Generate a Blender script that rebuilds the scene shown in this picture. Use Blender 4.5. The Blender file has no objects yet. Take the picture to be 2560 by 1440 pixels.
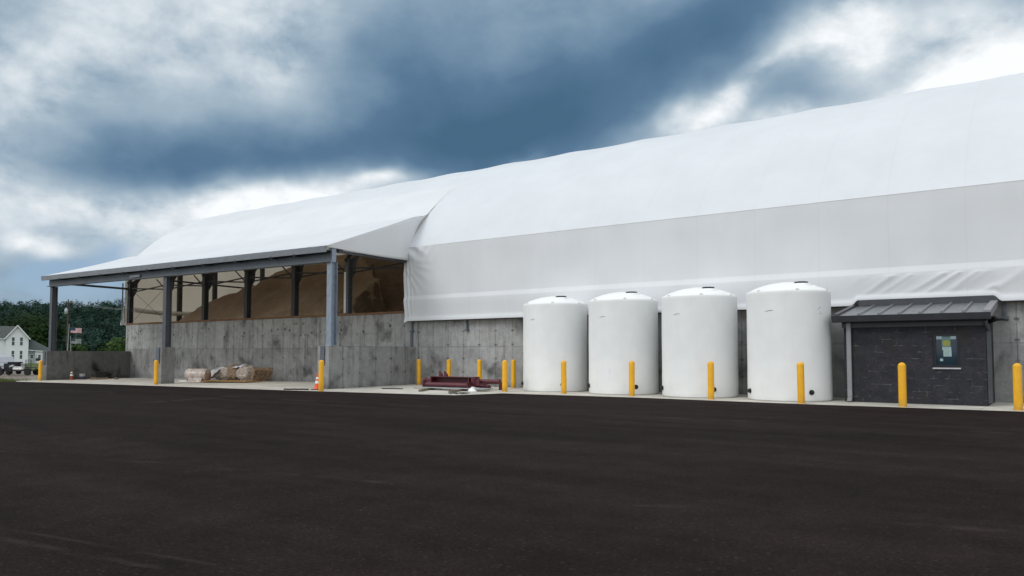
import bpy, bmesh, math, random
from mathutils import Vector, Matrix, noise
SC = bpy.context.scene
COL = SC.collection
rad = math.radians
random.seed(7)

# ------------------------------------------------------------------ camera
CAM_H = 1.55
HEAD = rad(53.92)                      # heading, measured from the long axis of the building (-X)
FH = Vector((-math.cos(HEAD), math.sin(HEAD), 0)); RT = Vector((math.sin(HEAD), math.cos(HEAD), 0))
cd = bpy.data.cameras.new('camera'); cam = bpy.data.objects.new('camera', cd); COL.objects.link(cam)
cd.sensor_width = 36.0; cd.lens = 1950.0 / 2560.0 * 36.0; cd.shift_y = 65.0 / 2560.0
cd.clip_start = 0.1; cd.clip_end = 6000
PIT = math.atan(100.0 / 1950.0)
fw = FH * math.cos(PIT) + Vector((0, 0, 1)) * math.sin(PIT)
up = -FH * math.sin(PIT) + Vector((0, 0, 1)) * math.cos(PIT)
m3 = Matrix((RT, up, -fw)).transposed()
cam.matrix_world = Matrix.Translation((0, 0, CAM_H)) @ m3.to_4x4()
SC.camera = cam

# ------------------------------------------------------------------ exposure, sun
SC.view_settings.view_transform = 'Standard'; SC.view_settings.look = 'None'
SC.view_settings.exposure = 0.0; SC.view_settings.gamma = 1.0
SUN_EL, SUN_AZ = rad(40), math.atan2(-0.80, -0.35)      # high, behind the camera's left shoulder
sd = bpy.data.lights.new('sun', 'SUN'); so = bpy.data.objects.new('sun', sd); COL.objects.link(so)
sd.energy = 1.15; sd.angle = rad(24); sd.color = (1.0, 0.975, 0.94)
sdir = Vector((math.cos(SUN_AZ) * math.cos(SUN_EL), math.sin(SUN_AZ) * math.cos(SUN_EL), math.sin(SUN_EL)))
so.rotation_euler = sdir.to_track_quat('Z', 'Y').to_euler()
SC.cycles.max_bounces = 8; SC.cycles.diffuse_bounces = 4; SC.cycles.transmission_bounces = 6
SC.cycles.transparent_max_bounces = 8

# ------------------------------------------------------------------ node helper
class NT:
    def __init__(s, tree): s.t = tree; s.N = tree.nodes; s.L = tree.links
    def n(s, typ, **kw):
        nd = s.N.new(typ)
        for k, v in kw.items(): setattr(nd, k, v)
        return nd
    def put(s, sock, v):
        if isinstance(v, bpy.types.NodeSocket): s.L.new(v, sock)
        elif v is not None:
            if sock.type == 'RGBA' and not isinstance(v, (int, float)) and len(v) == 3: v = (*v, 1)
            sock.default_value = v
    def m(s, op, a, b=0.0, c=None, clamp=False):
        nd = s.n('ShaderNodeMath', operation=op, use_clamp=clamp)
        s.put(nd.inputs[0], a); s.put(nd.inputs[1], b)
        if c is not None: s.put(nd.inputs[2], c)
        return nd.outputs[0]
    def v(s, op, a, b=(0, 0, 0), out=0):
        nd = s.n('ShaderNodeVectorMath', operation=op)
        s.put(nd.inputs[0], a)
        if op == 'SCALE': s.put(nd.inputs['Scale'], b)
        else: s.put(nd.inputs[1], b)
        return nd.outputs['Value'] if op in ('LENGTH', 'DOT_PRODUCT') else nd.outputs[0]
    def sep(s, v):
        nd = s.n('ShaderNodeSeparateXYZ'); s.put(nd.inputs[0], v); return nd.outputs
    def comb(s, x, y, z):
        nd = s.n('ShaderNodeCombineXYZ'); s.put(nd.inputs[0], x); s.put(nd.inputs[1], y); s.put(nd.inputs[2], z); return nd.outputs[0]
    def noise(s, vec, scale, detail=4, rough=0.55, dist=0.0, col=False, typ='FBM'):
        nd = s.n('ShaderNodeTexNoise'); nd.noise_dimensions = '3D'; nd.noise_type = typ
        s.put(nd.inputs['Vector'], vec); nd.inputs['Scale'].default_value = scale
        nd.inputs['Detail'].default_value = detail; nd.inputs['Roughness'].default_value = rough
        nd.inputs['Distortion'].default_value = dist
        return nd.outputs['Color'] if col else nd.outputs[0]
    def sm(s, v, lo, hi, a=0.0, b=1.0, typ='SMOOTHSTEP'):
        nd = s.n('ShaderNodeMapRange', interpolation_type=typ)
        s.put(nd.inputs[0], v); s.put(nd.inputs[1], lo); s.put(nd.inputs[2], hi); s.put(nd.inputs[3], a); s.put(nd.inputs[4], b)
        return nd.outputs[0]
    def mix(s, f, a, b, blend='MIX'):
        nd = s.n('ShaderNodeMix', data_type='RGBA', blend_type=blend)
        s.put(nd.inputs[0], f); s.put(nd.inputs[6], a); s.put(nd.inputs[7], b)
        return nd.outputs[2]
    def ramp(s, f, stops):
        nd = s.n('ShaderNodeValToRGB'); r = nd.color_ramp
        while len(r.elements) < len(stops): r.elements.new(0.5)
        for e, (p, c) in zip(r.elements, stops): e.position = p; e.color = (*c, 1)
        s.put(nd.inputs[0], f); return nd.outputs[0]
    def bump(s, h, strength=0.3, dist=0.02):
        nd = s.n('ShaderNodeBump'); s.put(nd.inputs['Height'], h)
        nd.inputs['Strength'].default_value = strength; nd.inputs['Distance'].default_value = dist
        return nd.outputs[0]

# ------------------------------------------------------------------ sky
def make_world():
    w = bpy.data.worlds.new('World'); SC.world = w; w.use_nodes = True
    t = NT(w.node_tree); t.N.clear()
    out = t.n('ShaderNodeOutputWorld'); bg = t.n('ShaderNodeBackground')
    sky = t.n('ShaderNodeTexSky'); sky.sky_type = 'NISHITA'; sky.sun_disc = False
    sky.sun_elevation = SUN_EL; sky.sun_rotation = math.atan2(sdir.x, sdir.y); sky.altitude = 200
    d = t.v('NORMALIZE', t.n('ShaderNodeTexCoord').outputs['Generated'])
    x, y, z = t.sep(d)
    hx = t.v('DOT_PRODUCT', d, tuple(FH)); rx = t.v('DOT_PRODUCT', d, tuple(RT))
    zc = t.m('MAXIMUM', z, 0.0)
    # cloud deck seen in perspective
    k = t.m('DIVIDE', 1.0, t.m('ADD', zc, 0.16))
    P = t.v('SCALE', d, k)
    n1 = t.noise(P, 0.85, 6, 0.52, 0.1)
    nb = t.noise(t.v('ADD', t.v('MULTIPLY', d, (1, 1, 1.5)), (3, 1, 7)), 3.2, 6, 0.50, 0.0)       # broad lumps
    nf = t.noise(t.v('MULTIPLY', d, (1, 1, 1.7)), 8.5, 8, 0.56, 0.15)                             # puffs and ragged edges
    nx = t.noise(t.v('ADD', t.v('MULTIPLY', d, (1, 1, 1.3)), (9, 4, 2)), 17.0, 6, 0.55, 0.1)
    # tangent coordinates around the heading, for the large cloud masses
    hs = t.m('MAXIMUM', hx, 0.08)
    wv = t.noise(t.v('ADD', d, (3.1, 5.2, 1.7)), 4.5, 4, 0.5, 0, True)
    w3 = t.sep(t.v('SCALE', t.v('SUBTRACT', wv, (0.5, 0.5, 0.5)), 0.20))
    U = t.m('ADD', t.m('DIVIDE', rx, hs), w3[0]); V = t.m('ADD', t.m('DIVIDE', zc, hs), t.m('MULTIPLY', w3[1], 0.7))
    def blob(u, v, su, sv, rot=0.0):
        du = t.m('SUBTRACT', U, u); dv = t.m('SUBTRACT', V, v); c, s_ = math.cos(rad(rot)), math.sin(rad(rot))
        a = t.m('DIVIDE', t.m('ADD', t.m('MULTIPLY', du, c), t.m('MULTIPLY', dv, s_)), su)
        b = t.m('DIVIDE', t.m('SUBTRACT', t.m('MULTIPLY', dv, c), t.m('MULTIPLY', du, s_)), sv)
        r2 = t.m('ADD', t.m('MULTIPLY', a, a), t.m('MULTIPLY', b, b))
        return t.m('EXPONENT', t.m('MULTIPLY', r2, -1.0))
    #        u      v     su    sv   rot  weight
    masses = [(-0.38, 0.44, 0.22, 0.11, 0, 0.25), (-0.66, 0.38, 0.14, 0.13, 0, 0.22), (-0.30, 0.39, 0.10, 0.05, 30, 0.08), (-0.52, 0.30, 0.10, 0.05, 0, -0.03),
              (-0.30, 0.270, 0.34, 0.045, 3, -0.29), (0.02, 0.30, 0.18, 0.060, 8, -0.28), (-0.04, 0.365, 0.12, 0.07, 0, -0.17), (0.13, 0.385, 0.17, 0.055, 24, -0.25), (0.05, 0.47, 0.20, 0.05, 5, -0.10), (0.30, 0.45, 0.14, 0.04, 28, -0.14),
              (-0.65, 0.240, 0.07, 0.035, 0, 0.22), (-0.19, 0.375, 0.10, 0.06, 10, -0.15), (-0.02, 0.35, 0.07, 0.05, 0, -0.08), (-0.70, 0.285, 0.05, 0.035, 0, 0.34),
              (-0.33, 0.205, 0.11, 0.026, 2, 0.44), (-0.58, 0.185, 0.15, 0.034, 0, 0.30), (-0.43, 0.150, 0.14, 0.040, 0, 0.26), (-0.17, 0.222, 0.06, 0.014, 6, 0.36), (-0.62, 0.130, 0.05, 0.020, -10, 0.36), (-0.30, 0.17, 0.12, 0.03, 0, 0.30),
              (0.015, 0.253, 0.035, 0.020, 20, 0.40), (0.23, 0.300, 0.070, 0.032, 22, 0.42), (0.30, 0.345, 0.12, 0.02, 30, 0.14), (0.36, 0.30, 0.06, 0.012, 12, 0.35),
              (0.45, 0.425, 0.060, 0.055, 50, 0.44), (0.36, 0.40, 0.08, 0.035, 35, 0.22), (0.56, 0.340, 0.13, 0.035, 33, 0.40), (0.68, 0.40, 0.10, 0.05, 30, 0.36), (0.58, 0.435, 0.09, 0.05, 20, 0.28)]
    acc = 0.46
    for (u, v, su, sv, rot, wt) in masses:
        acc = t.m('MULTIPLY_ADD', blob(u, v, su, sv, rot), wt * 0.95, acc)
    cen = lambda q: t.m('SUBTRACT', q, 0.5)
    soft = t.m('ADD', t.m('MULTIPLY', cen(nb), 0.50), t.m('ADD', t.m('MULTIPLY', cen(nf), 0.28), t.m('MULTIPLY', cen(nx), 0.08)))
    puff = t.m('ADD', t.m('MULTIPLY', cen(nf), 1.05), t.m('MULTIPLY', cen(nx), 0.55))
    rag = t.sm(acc, 0.50, 0.82)                      # bright broken parts are ragged, the dark deck is smooth
    front = t.m('ADD', acc, t.m('ADD', soft, t.m('MULTIPLY', puff, rag)))
    ov = t.m('ADD', 0.86, t.m('MULTIPLY', t.m('SUBTRACT', n1, 0.5), 0.5))     # the rest of the sky: bright broken overcast
    f_side = t.m('MULTIPLY', t.sm(hx, 0.25, 0.62), t.sm(V, 0.62, 1.0, 1.0, 0.0))
    val = t.m('ADD', t.m('MULTIPLY', front, f_side), t.m('MULTIPLY', ov, t.m('SUBTRACT', 1.0, f_side)))
    cloud = t.ramp(val, [(0.0, (0.066, 0.143, 0.236)), (0.20, (0.098, 0.188, 0.302)), (0.36, (0.190, 0.295, 0.410)), (0.52, (0.36, 0.465, 0.56)),
                         (0.70, (0.62, 0.695, 0.755)), (0.86, (0.82, 0.865, 0.90)), (1.0, (0.98, 1.01, 1.04))])
    skyc = t.v('MULTIPLY', t.v('SCALE', sky.outputs[0], 0.11), (1.0, 1.0, 1.0))
    # clear blue gap low over the hills on the left
    gap = t.m('ADD', t.m('MULTIPLY', blob(-0.57, 0.080, 0.10, 0.026), 1.3), t.m('MULTIPLY', blob(-0.50, 0.130, 0.035, 0.025), 0.6))
    gap = t.m('ADD', gap, t.m('MULTIPLY', t.m('SUBTRACT', nf, 0.5), 0.9))
    gap = t.m('MULTIPLY', t.sm(gap, 0.25, 0.95), f_side)
    blue = t.mix(0.5, skyc, (0.20, 0.37, 0.66))
    c = t.mix(t.m('MULTIPLY', gap, 0.85), cloud, blue)
    # the deck overhead and behind is thinner and brighter
    gain = t.sm(t.m('SUBTRACT', t.m('MULTIPLY', z, 0.55), t.m('MULTIPLY', hx, 0.75)), 0.05, 0.8, 1.0, SKY_GAIN)
    gain = t.m('MULTIPLY', gain, t.sm(t.m('SUBTRACT', x, t.m('MULTIPLY', y, 0.35)), -0.9, 0.9, 1.18, 0.88, 'LINEAR'))
    c = t.v('SCALE', c, t.m('ADD', t.m('MULTIPLY', f_side, t.m('SUBTRACT', 1.0, gain)), gain))
    grd = t.sm(z, -0.02, 0.0)
    c = t.mix(grd, (0.10, 0.10, 0.09), c)
    t.L.new(c, bg.inputs[0]); bg.inputs[1].default_value = 1.0
    t.L.new(bg.outputs[0], out.inputs[0])
SKY_GAIN = 1.46
make_world()

# ------------------------------------------------------------------ materials
MATS = {}
def mat(name):
    m = bpy.data.materials.new(name); m.use_nodes = True; t = NT(m.node_tree); t.N.clear()
    out = t.n('ShaderNodeOutputMaterial'); b = t.n('ShaderNodeBsdfPrincipled'); t.L.new(b.outputs[0], out.inputs[0])
    MATS[name] = m
    t.b = b; t.out = out
    t.pos = t.n('ShaderNodeNewGeometry').outputs['Position']
    return t
def setp(t, color=None, rough=None, metal=None, normal=None, spec=None):
    b = t.b
    if color is not None: t.put(b.inputs['Base Color'], color)
    if rough is not None: t.put(b.inputs['Roughness'], rough)
    if metal is not None: t.put(b.inputs['Metallic'], metal)
    if normal is not None: t.put(b.inputs['Normal'], normal)
    if spec is not None: t.put(b.inputs['Specular IOR Level'], spec)
def simple(name, color, rough=0.6, metal=0.0, var=0.12, scale=6.0, spec=0.4, bump=0.0):
    t = mat(name)
    ob = t.n('ShaderNodeTexCoord').outputs['Object']
    n = t.noise(ob, scale, 5, 0.6)
    f = t.sm(n, 0.3, 0.7, 1 - var, 1 + var)
    c = t.v('SCALE', t.comb(*color), f)
    setp(t, c, rough, metal, t.bump(n, bump, 0.01) if bump else None, spec)
    return MATS[name]

def fabric_mat(name, base, trans, warm):
    t = mat(name)
    x, y, z = t.sep(t.pos)
    n = t.noise(t.pos, 0.5, 4, 0.5); n2 = t.noise(t.v('MULTIPLY', t.pos, (1.0, 1.0, 0.25)), 2.2, 4, 0.6)
    # welded seams every bay and half bay
    s = t.m('ABSOLUTE', t.m('SUBTRACT', t.m('FRACT', t.m('DIVIDE', t.m('ADD', x, 28.2), 2.3)), 0.5))
    seam = t.sm(s, 0.485, 0.497)
    f = t.m('MULTIPLY', t.sm(n, 0.3, 0.7, 0.97, 1.02), t.m('SUBTRACT', 1.0, t.m('MULTIPLY', seam, 0.04)))
    f = t.m('MULTIPLY', f, t.sm(n2, 0.25, 0.75, 0.985, 1.01))
    setp(t, t.v('SCALE', t.comb(*base), f), 0.55, 0, t.bump(t.m('ADD', n2, t.m('MULTIPLY', seam, 0.25)), 0.12, 0.05), 0.3)
    tr = t.n('ShaderNodeBsdfTranslucent'); tr.inputs[0].default_value = (*warm, 1)
    mx = t.n('ShaderNodeMixShader'); mx.inputs[0].default_value = trans
    t.L.new(t.b.outputs[0], mx.inputs[1]); t.L.new(tr.outputs[0], mx.inputs[2]); t.L.new(mx.outputs[0], t.out.inputs[0])
fabric_mat('white_fabric', (0.768, 0.80, 0.842), 0.23, (0.94, 0.83, 0.66))

def concrete_wall(name, base=0.34, joints=True, stain=1.0, ax='x', off=-27.72, pitch=0.985):
    t = mat(name)
    x, y, z = t.sep(t.pos)
    a = x if ax == 'x' else y
    u = t.m('DIVIDE', t.m('SUBTRACT', a, off), pitch)
    fr = t.m('SUBTRACT', t.m('FRACT', u), 0.5)
    wob = t.m('MULTIPLY', t.m('SUBTRACT', t.noise(t.pos, 3.0, 3), 0.5), 0.022)
    lnv = t.m('ADD', t.m('ABSOLUTE', t.m('ADD', fr, wob)), 0.0)
    pid = t.n('ShaderNodeTexWhiteNoise'); pid.noise_dimensions = '2D'
    row = t.m('FLOOR', t.m('DIVIDE', z, 1.9))
    t.put(pid.inputs['Vector'], t.comb(t.m('FLOOR', t.m('ADD', u, 0.5)), row, 0))
    jmask = t.noise(t.v('MULTIPLY', t.pos, (1, 1, 0.6)), 1.6, 3, 0.6)
    ju = t.m('SUBTRACT', 0.5, t.m('ABSOLUTE', fr)) if False else t.m('ABSOLUTE', fr)
    vl = t.m('MULTIPLY', t.sm(t.m('ABSOLUTE', t.m('ADD', fr, wob)), 0.004, 0.034, 1.0, 0.0), t.sm(jmask, 0.30, 0.60, 0.25, 1.0))
    hl = t.m('MULTIPLY', t.sm(t.m('ABSOLUTE', t.m('SUBTRACT', z, t.m('ADD', 1.9, t.m('MULTIPLY', wob, 0.5)))), 0.004, 0.032, 1.0, 0.0), t.sm(jmask, 0.3, 0.6, 0.35, 0.8))
    lines = t.m('MAXIMUM', vl, hl)
    # tie holes on the joints
    zr = t.m('SUBTRACT', t.m('FRACT', t.m('DIVIDE', t.m('ADD', z, 0.32), 0.66)), 0.5)
    ty = t.m('SUBTRACT', t.m('ABSOLUTE', fr), 0.035)
    dd = t.m('SQRT', t.m('ADD', t.m('POWER', t.m('MULTIPLY', ty, pitch), 2.0), t.m('POWER', t.m('MULTIPLY', zr, 0.66), 2.0)))
    wn = t.n('ShaderNodeTexWhiteNoise'); wn.noise_dimensions = '2D'
    t.put(wn.inputs['Vector'], t.comb(t.m('FLOOR', u), t.m('FLOOR', t.m('DIVIDE', t.m('ADD', z, 0.32), 0.66)), 0))
    hole = t.m('MULTIPLY', t.sm(dd, 0.03, 0.065, 1.0, 0.0), t.sm(wn.outputs[0], 0.15, 0.95, 0.1, 1.0))
    # chipped spots in a rough line near three metres
    vo = t.n('ShaderNodeTexVoronoi'); vo.inputs['Scale'].default_value = 2.6; t.put(vo.inputs['Vector'], t.pos)
    spot = t.m('MULTIPLY', t.sm(t.m('ADD', vo.outputs['Distance'], t.m('MULTIPLY', t.noise(t.pos, 14, 3), 0.12)), 0.25, 0.31, 1.0, 0.0),
               t.m('MULTIPLY', t.sm(t.m('ABSOLUTE', t.m('SUBTRACT', z, 2.95)), 0.15, 0.6, 1.0, 0.0), t.m('MULTIPLY', t.sm(t.noise(t.pos, 0.9, 3), 0.44, 0.52), t.sm(x, -28.6, -27.9, 1.0, 0.0))))
    spot2 = t.m('MULTIPLY', t.sm(vo.outputs['Distance'], 0.05, 0.085, 1.0, 0.0), 0.7)
    # stains
    big = t.noise(t.v('MULTIPLY', t.pos, (1, 1, 0.8)), 0.75, 5, 0.55, 0.3)
    st = t.sm(big, 0.52, 0.72); mid = t.noise(t.pos, 3.5, 6, 0.65); fine = t.noise(t.pos, 30, 4, 0.6)
    drip = t.noise(t.v('MULTIPLY', t.pos, (3.0, 3.0, 0.28)), 1.6, 5, 0.6, 0.2)
    dr = t.m('MULTIPLY', t.sm(drip, 0.50, 0.70), t.sm(z, 0.4, 2.1, 0.35, 1.0))
    f = t.m('ADD', 0.90, t.m('MULTIPLY', pid.outputs[0], 0.2))
    f = t.m('MULTIPLY', f, t.m('SUBTRACT', 1.0, t.m('MULTIPLY', st, 0.64 * stain)))
    f = t.m('MULTIPLY', f, t.m('SUBTRACT', 1.0, t.m('MULTIPLY', dr, 0.36 * stain)))
    f = t.m('MULTIPLY', f, t.sm(mid, 0.3, 0.72, 0.84, 1.12)); f = t.m('MULTIPLY', f, t.sm(fine, 0.3, 0.7, 0.93, 1.05))
    j = 1.0 if joints else 0.0
    for k_, s_ in ((lines, 0.42 * j), (hole, 0.55 * j), (spot, 0.75 * j), (spot2, 0.5)):
        f = t.m('MULTIPLY', f, t.m('SUBTRACT', 1.0, t.m('MULTIPLY', k_, s_)))
    # the lower lift was poured darker, with damp blotches under the joint
    low = t.m('MULTIPLY', t.sm(z, 1.86, 1.92, 1.0, 0.0), t.m('MULTIPLY', t.sm(big, 0.30, 0.62, 0.06, 0.28), t.sm(x, -28.0, -27.8, 1.0, 0.15)))
    f = t.m('MULTIPLY', f, t.m('SUBTRACT', 1.06, low if joints else 0.06))
    # slightly darker band at the foot
    f = t.m('MULTIPLY', f, t.sm(t.m('ADD', z, t.m('MULTIPLY', mid, 0.3)), 0.10, 0.42, 0.80, 1.0))
    tint = t.mix(t.noise(t.pos, 0.6, 3), (1.0, 0.985, 0.94), (0.97, 1.0, 1.02))
    c = t.v('SCALE', tint, t.m('MULTIPLY', f, base))
    h = t.m('SUBTRACT', t.m('ADD', t.m('MULTIPLY', mid, 0.3), t.m('MULTIPLY', fine, 0.2)), t.m('MULTIPLY', t.m('ADD', lines, t.m('ADD', hole, spot)), j))
    setp(t, c, 0.85, 0, t.bump(h, 0.35, 0.02), 0.25)
concrete_wall('wall_concrete', 0.325)
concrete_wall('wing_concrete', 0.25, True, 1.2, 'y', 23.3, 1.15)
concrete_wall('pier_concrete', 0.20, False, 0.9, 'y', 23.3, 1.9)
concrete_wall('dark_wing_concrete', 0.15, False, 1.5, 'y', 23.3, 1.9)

t = mat('slab_concrete')
mid = t.noise(t.pos, 1.2, 6, 0.62); fine = t.noise(t.pos, 22, 4, 0.6); big = t.noise(t.pos, 0.25, 4, 0.5)
vo = t.n('ShaderNodeTexVoronoi'); vo.inputs['Scale'].default_value = 0.9; t.put(vo.inputs['Vector'], t.v('ADD', t.pos, t.v('SCALE', t.noise(t.pos, 5, 3, 0.5, 0, True), 0.35)))
blot = t.sm(vo.outputs['Distance'], 0.06, 0.22, 1.0, 0.0)
x, y, z = t.sep(t.pos)
jn = t.sm(t.m('ABSOLUTE', t.m('SUBTRACT', t.m('FRACT', t.m('DIVIDE', x, 4.6)), 0.5)), 0.0, 0.0035, 1.0, 0.0)
f = t.m('MULTIPLY', t.sm(mid, 0.3, 0.7, 0.82, 1.1), t.m('MULTIPLY', t.sm(fine, 0.3, 0.7, 0.92, 1.06), t.sm(big, 0.35, 0.65, 0.9, 1.08)))
f = t.m('MULTIPLY', f, t.m('SUBTRACT', 1.0, t.m('ADD', t.m('MULTIPLY', blot, 0.22), t.m('MULTIPLY', jn, 0.5))))
setp(t, t.v('SCALE', t.comb(0.50, 0.475, 0.42), f), 0.85, 0, t.bump(fine, 0.2, 0.01), 0.3)

t = mat('asphalt')
x, y, z = t.sep(t.pos)
fine = t.noise(t.pos, 95, 3, 0.7); gr = t.noise(t.pos, 28, 4, 0.65); mid = t.noise(t.pos, 1.7, 5, 0.6); big = t.noise(t.v('MULTIPLY', t.pos, (0.22, 1.0, 1)), 0.55, 5, 0.55, 0.4)
sw = t.noise(t.v('MULTIPLY', t.v('ADD', t.pos, (0, 31, 0)), (0.06, 0.9, 1)), 1.1, 5, 0.6, 0.3)
f = t.m('MULTIPLY', t.sm(fine, 0.25, 0.75, 0.6, 1.4), t.sm(gr, 0.3, 0.7, 0.82, 1.18))
f = t.m('MULTIPLY', f, t.m('MULTIPLY', t.sm(big, 0.3, 0.7, 0.84, 1.16), t.sm(sw, 0.3, 0.7, 0.88, 1.13)))
f = t.m('MULTIPLY', f, t.sm(mid, 0.3, 0.7, 0.86, 1.16))
# paver seams and dark roller joints along the lane
def lane(yy, slope, wdt, amt):
    q = t.m('ABSOLUTE', t.m('ADD', t.m('SUBTRACT', y, t.m('MULTIPLY_ADD', x, slope, yy)), t.m('MULTIPLY', t.m('SUBTRACT', t.noise(t.pos, 0.35, 4, 0.6), 0.5), 0.8)))
    return t.m('MULTIPLY', t.sm(q, 0.0, wdt, 1.0, 0.0), amt)
dk = t.m('ADD', lane(16.2, -0.02, 0.35, 0.36), t.m('ADD', lane(12.4, 0.03, 0.5, 0.14), t.m('ADD', lane(8.6, 0.0, 0.3, 0.16), lane(19.5, 0.01, 0.5, 0.12))))
f = t.m('MULTIPLY', f, t.m('SUBTRACT', 1.0, t.m('MULTIPLY', dk, t.sm(t.noise(t.pos, 0.5, 4), 0.35, 0.6))))
c = t.v('SCALE', t.mix(t.sm(big, 0.35, 0.65), (0.0168, 0.0122, 0.0114), (0.0175, 0.0126, 0.0120)), f)
# pale dusty scuffs
sc = t.noise(t.v('MULTIPLY', t.pos, (0.55, 2.6, 1)), 1.25, 6, 0.68, 0.6)
dust = t.m('MULTIPLY', t.sm(sc, 0.665, 0.80), t.sm(t.noise(t.pos, 0.28, 3), 0.46, 0.62))
lt = t.m('ADD', t.m('MULTIPLY', lane(18.2, 0.055, 0.10, 0.35), t.sm(t.noise(t.pos, 0.4, 3), 0.5, 0.62)), t.m('MULTIPLY', lane(8.2, 0.20, 0.14, 0.20), t.sm(t.noise(t.pos, 0.6, 4), 0.45, 0.6)))
spk = t.n('ShaderNodeTexVoronoi'); spk.inputs['Scale'].default_value = 1.6; t.put(spk.inputs['Vector'], t.pos)
speck = t.sm(spk.outputs['Distance'], 0.018, 0.028, 1.0, 0.0)
def seg(x0, y0, x1, y1, w):
    L = math.hypot(x1 - x0, y1 - y0); ex, ey = (x1 - x0) / L, (y1 - y0) / L
    px_ = t.m('SUBTRACT', x, x0); py_ = t.m('SUBTRACT', y, y0); al = t.m('DIVIDE', t.m('ADD', t.m('MULTIPLY', px_, ex), t.m('MULTIPLY', py_, ey)), L)
    pe = t.m('ABSOLUTE', t.m('ADD', t.m('SUBTRACT', t.m('MULTIPLY', py_, ex), t.m('MULTIPLY', px_, ey)), t.m('MULTIPLY', t.m('SUBTRACT', mid, 0.5), w * 2.5)))
    return t.m('MULTIPLY', t.sm(pe, 0.0, w, 1.0, 0.0), t.m('MULTIPLY', t.sm(al, 0.0, 0.08), t.sm(al, 0.85, 1.0, 1.0, 0.0)))
lt = t.m('ADD', lt, t.m('MULTIPLY', t.m('ADD', t.m('MULTIPLY', seg(-24.1, 12.9, -25.5, 18.4, 0.10), 0.55), t.m('ADD', t.m('MULTIPLY', seg(-7.6, 2.82, -5.3, 3.14, 0.07), 0.16), t.m('MULTIPLY', seg(-7.9, 3.0, -5.0, 3.45, 0.05), 0.12))), t.sm(t.noise(t.pos, 1.2, 4), 0.34, 0.58)))
smear = t.m('MULTIPLY', seg(-9.0, 14.85, -0.6, 16.05, 0.30), 0.30)
c = t.v('SCALE', c, t.m('SUBTRACT', 1.0, smear))
vc = t.n('ShaderNodeTexVoronoi'); vc.feature = 'F1'; vc.inputs['Scale'].default_value = 42; t.put(vc.inputs['Vector'], t.pos)
stone = t.sep(vc.outputs['Color'])[0]
c = t.v('SCALE', c, t.sm(stone, 0.0, 1.0, 0.80, 1.22, 'LINEAR'))
wht = t.m('MULTIPLY', t.sm(stone, 0.972, 0.985), 0.09)
c = t.mix(wht, c, (0.13, 0.115, 0.105))
c = t.mix(t.m('ADD', t.m('MULTIPLY', dust, 0.35), t.m('ADD', lt, t.m('MULTIPLY', speck, 0.5)), clamp=True), c, (0.11, 0.095, 0.082))
setp(t, c, 0.95, 0, t.bump(t.m('ADD', fine, gr), 0.4, 0.012), 0.04)

t = mat('yellow_plastic')
ob = t.n('ShaderNodeTexCoord').outputs['Object']; wp = t.pos
n = t.noise(wp, 5, 5, 0.6); n2 = t.noise(t.v('MULTIPLY', wp, (6, 6, 1.4)), 3.0, 5, 0.65); oz = t.sep(ob)[2]
c = t.v('SCALE', t.comb(0.76, 0.385, 0.010), t.sm(n, 0.3, 0.7, 0.93, 1.05))
dirt = t.m('MULTIPLY', t.sm(t.m('ADD', oz, t.m('MULTIPLY', n2, 0.35)), 0.12, 0.50, 1.0, 0.0), 0.55)
scr = t.m('MULTIPLY', t.sm(t.noise(t.v('MULTIPLY', wp, (2, 2, 9)), 2.4, 5, 0.7), 0.66, 0.72), t.sm(n, 0.45, 0.6))
c = t.mix(dirt, c, (0.22, 0.13, 0.04)); c = t.mix(t.m('MULTIPLY', scr, 0.6), c, (0.16, 0.10, 0.05))
setp(t, c, 0.45, 0, None, 0.4)
t = mat('tank_plastic')
ob = t.n('ShaderNodeTexCoord').outputs['Object']
n = t.noise(ob, 1.4, 4, 0.5); st = t.noise(t.v('MULTIPLY', ob, (3, 3, 0.35)), 2.0, 5, 0.6); sp = t.noise(t.v('MULTIPLY', ob, (1.2, 1.2, 6)), 3.2, 5, 0.7)
f = t.m('MULTIPLY', t.sm(n, 0.3, 0.7, 0.965, 1.015), t.sm(st, 0.35, 0.75, 1.004, 0.985))
mk = t.m('MULTIPLY', t.sm(sp, 0.735, 0.77), 0.45)
ox, oy, oz = t.sep(ob)
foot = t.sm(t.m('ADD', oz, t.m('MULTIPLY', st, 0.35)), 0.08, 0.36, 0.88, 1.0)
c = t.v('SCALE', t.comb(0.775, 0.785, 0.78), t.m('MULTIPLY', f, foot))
setp(t, t.mix(mk, c, (0.35, 0.35, 0.33)), 0.48, 0, t.bump(t.m('ADD', n, t.m('MULTIPLY', sp, 0.2)), 0.08, 0.05), 0.35)
t.b.inputs['Subsurface Weight'].default_value = 0.0
simple('scuff_grey', (0.22, 0.22, 0.22), 0.7, 0, 0.2)
simple('black_plastic', (0.012, 0.013, 0.016), 0.4, 0, 0.1)
simple('galvanised', (0.235, 0.28, 0.335), 0.5, 0.25, 0.10, 5, 0.4)
simple('galvanised_dark', (0.085, 0.093, 0.107), 0.55, 0.15, 0.10, 5, 0.35)
simple('galvanised_dull', (0.115, 0.13, 0.15), 0.55, 0.3, 0.12, 6, 0.35)
simple('fascia_metal', (0.22, 0.235, 0.26), 0.5, 0.3, 0.08, 3, 0.4)
simple('frame_steel', (0.055, 0.058, 0.064), 0.6, 0.1, 0.2, 7, 0.25)
t = mat('ledge_wood')
n = t.noise(t.v('MULTIPLY', t.pos, (0.5, 6, 6)), 4, 5, 0.6)
setp(t, t.mix(t.sm(n, 0.3, 0.7), (0.14, 0.075, 0.04), (0.24, 0.14, 0.08)), 0.8, 0, None, 0.2)
t = mat('salt')
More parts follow.
